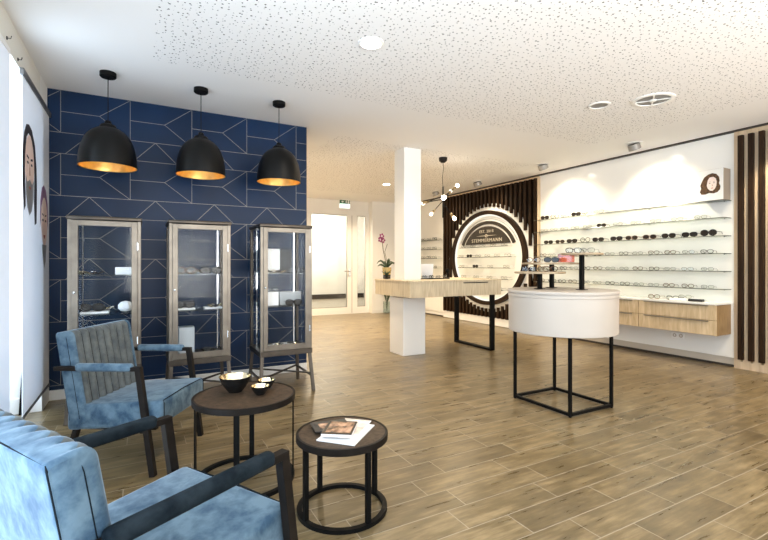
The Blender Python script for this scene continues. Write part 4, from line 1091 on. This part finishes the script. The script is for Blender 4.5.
# magazines
zt_ = .3942
def mag(name, label, cx_, cy_, w_, h_, rz, z, th_, body, cover=None, cov_in=.0, cat='magazine'):
    t = thing(name, label, cat, (cx_, cy_, z), rz)
    MB().span(-w_/2, w_/2, -h_/2, h_/2, 0, th_, .0008).build('pages', body, t)
    if cover: MB().span(-w_/2+cov_in, w_/2-cov_in, -h_/2+cov_in, h_/2-cov_in, th_, th_+.0008).build('cover', cover, t)
    return t
mag('magazine', 'white glossy magazine at the bottom of the pile on the smaller table', .915, 2.080, .28, .20, .75, zt_, .006, m_mag2)
mag('magazine', 'pale printed magazine at the right of the pile on the smaller table', .965, 2.130, .21, .15, .80, zt_+.0062, .005, m_mag2, m_paleprint, .004)
mag('magazine', 'dark brown magazine sticking out behind the picture book', .868, 2.180, .19, .14, -.15, zt_+.0122, .005, m_blackbox, m_mag1, .035)
bk_ = mag('book', 'small picture book with a warm cover photo on top of the pile', .880, 2.085, .150, .185, -.60, zt_+.0184, .014, m_mag2, m_frameblk, .0, 'book')
MB().span(-.060, .064, -.068, .078, .0148, .0152).build('cover_photo', m_photo, bk_)
# ------------------------------------------------------------------ lights
def area(name, loc, rot, sx, sy, power, col, spread=None):
    l = bpy.data.lights.new(name, 'AREA'); l.shape = 'RECTANGLE'; l.size = sx; l.size_y = sy; l.energy = power; l.color = col
    if spread: l.spread = spread
    o = bpy.data.objects.new(name, l); COL.objects.link(o); o.location = loc; o.rotation_euler = rot; return o
def spot(name, loc, target, power, col, ang=100, blend=.6, rad=.05):
    l = bpy.data.lights.new(name, 'SPOT'); l.energy = power; l.color = col; l.spot_size = math.radians(ang); l.spot_blend = blend; l.shadow_soft_size = rad
    o = bpy.data.objects.new(name, l); COL.objects.link(o); o.location = loc
    d = Vector(target)-Vector(loc); o.rotation_euler = d.to_track_quat('-Z', 'Y').to_euler(); return o
COOL = (.62, .80, 1.); WARM = (1., .80, .55); NEUT = (1., .93, .84)
area('daylight_left', (-1.22, 1.7, 1.35), (0, -PI/2-.30, 0), 2.5, 5.9, 170, COOL)             # daylight through the left windows
area('ceiling_fill_front', (2.8, YB-.02, 1.45), (PI/2+.62, 0, 0), 6.2, 2.2, 105, (1., .95, .88), math.radians(100))  # added upward fill behind the camera to brighten the ceiling
area('low_fill_front', (2.8, YB-.04, 1.3), (PI/2, 0, 0), 6.2, 1.8, 22, (.92, .95, 1.))    # added weak fill from behind the camera
for (x, y, p) in [(1.475, 2.912, 60), (4.34, 7.88, 120), (3.2, .6, 45), (5.2, 1.4, 100), (2.5, 7.2, 200), (2.7, 9.2, 190), (4.2, 9.4, 160), (4.9, 6.2, 150), (2.6, 4.6, 60)]:  # beams of the modelled downlights plus added fill spots without fittings
    spot('downlight_and_fill_beam', (x, y, H-.03), (x, y, 0), p, WARM, 140, .8, .08)
for (x, y) in [(5.79, 3.647), (5.70, 5.109), (5.76, 6.78), (5.73, 8.15)]:
    spot('wall_spot_beam', (x+.03, y, H-.10), (XR+.05, y-.1, 1.5), 85 if y < 6 else 30, (1, .86, .64), 112, 1., .05)
spot('wall_spot_beam', (5.79, 2.2, H-.10), (XR+.05, 2.1, 1.3), 40, (1, .86, .64), 84, .5, .03)
area('hall_light', (4.2, 11.2, H-.02), (0, 0, 0), 1.2, .8, 60, NEUT)

w = bpy.data.worlds.new('world'); scn.world = w; w.use_nodes = True
w.node_tree.nodes['Background'].inputs[0].default_value = (.80, .90, 1, 1)
w.node_tree.nodes['Background'].inputs[1].default_value = 1.5

# ------------------------------------------------------------------ camera
cam = bpy.data.cameras.new('camera'); co = bpy.data.objects.new('camera', cam); COL.objects.link(co)
cam.sensor_fit = 'HORIZONTAL'; cam.sensor_width = 36; cam.lens = 446./768*36; cam.shift_y = -5.5/768; cam.clip_start = .05; cam.clip_end = 60
co.location = (0, 0, 1.25); co.rotation_euler = (PI/2, 0, -math.atan(242.4/446.))
scn.camera = co
vs = scn.view_settings; vs.view_transform = 'Standard'; vs.look = 'None'; vs.gamma = 1.; vs.exposure = .62; vs.use_curve_mapping = False
scn.cycles.use_denoising = True; scn.cycles.max_bounces = 10; scn.cycles.diffuse_bounces = 6; scn.cycles.transparent_max_bounces = 24
scn.cycles.caustics_reflective = False; scn.cycles.caustics_refractive = False; scn.cycles.sample_clamp_indirect = 6.
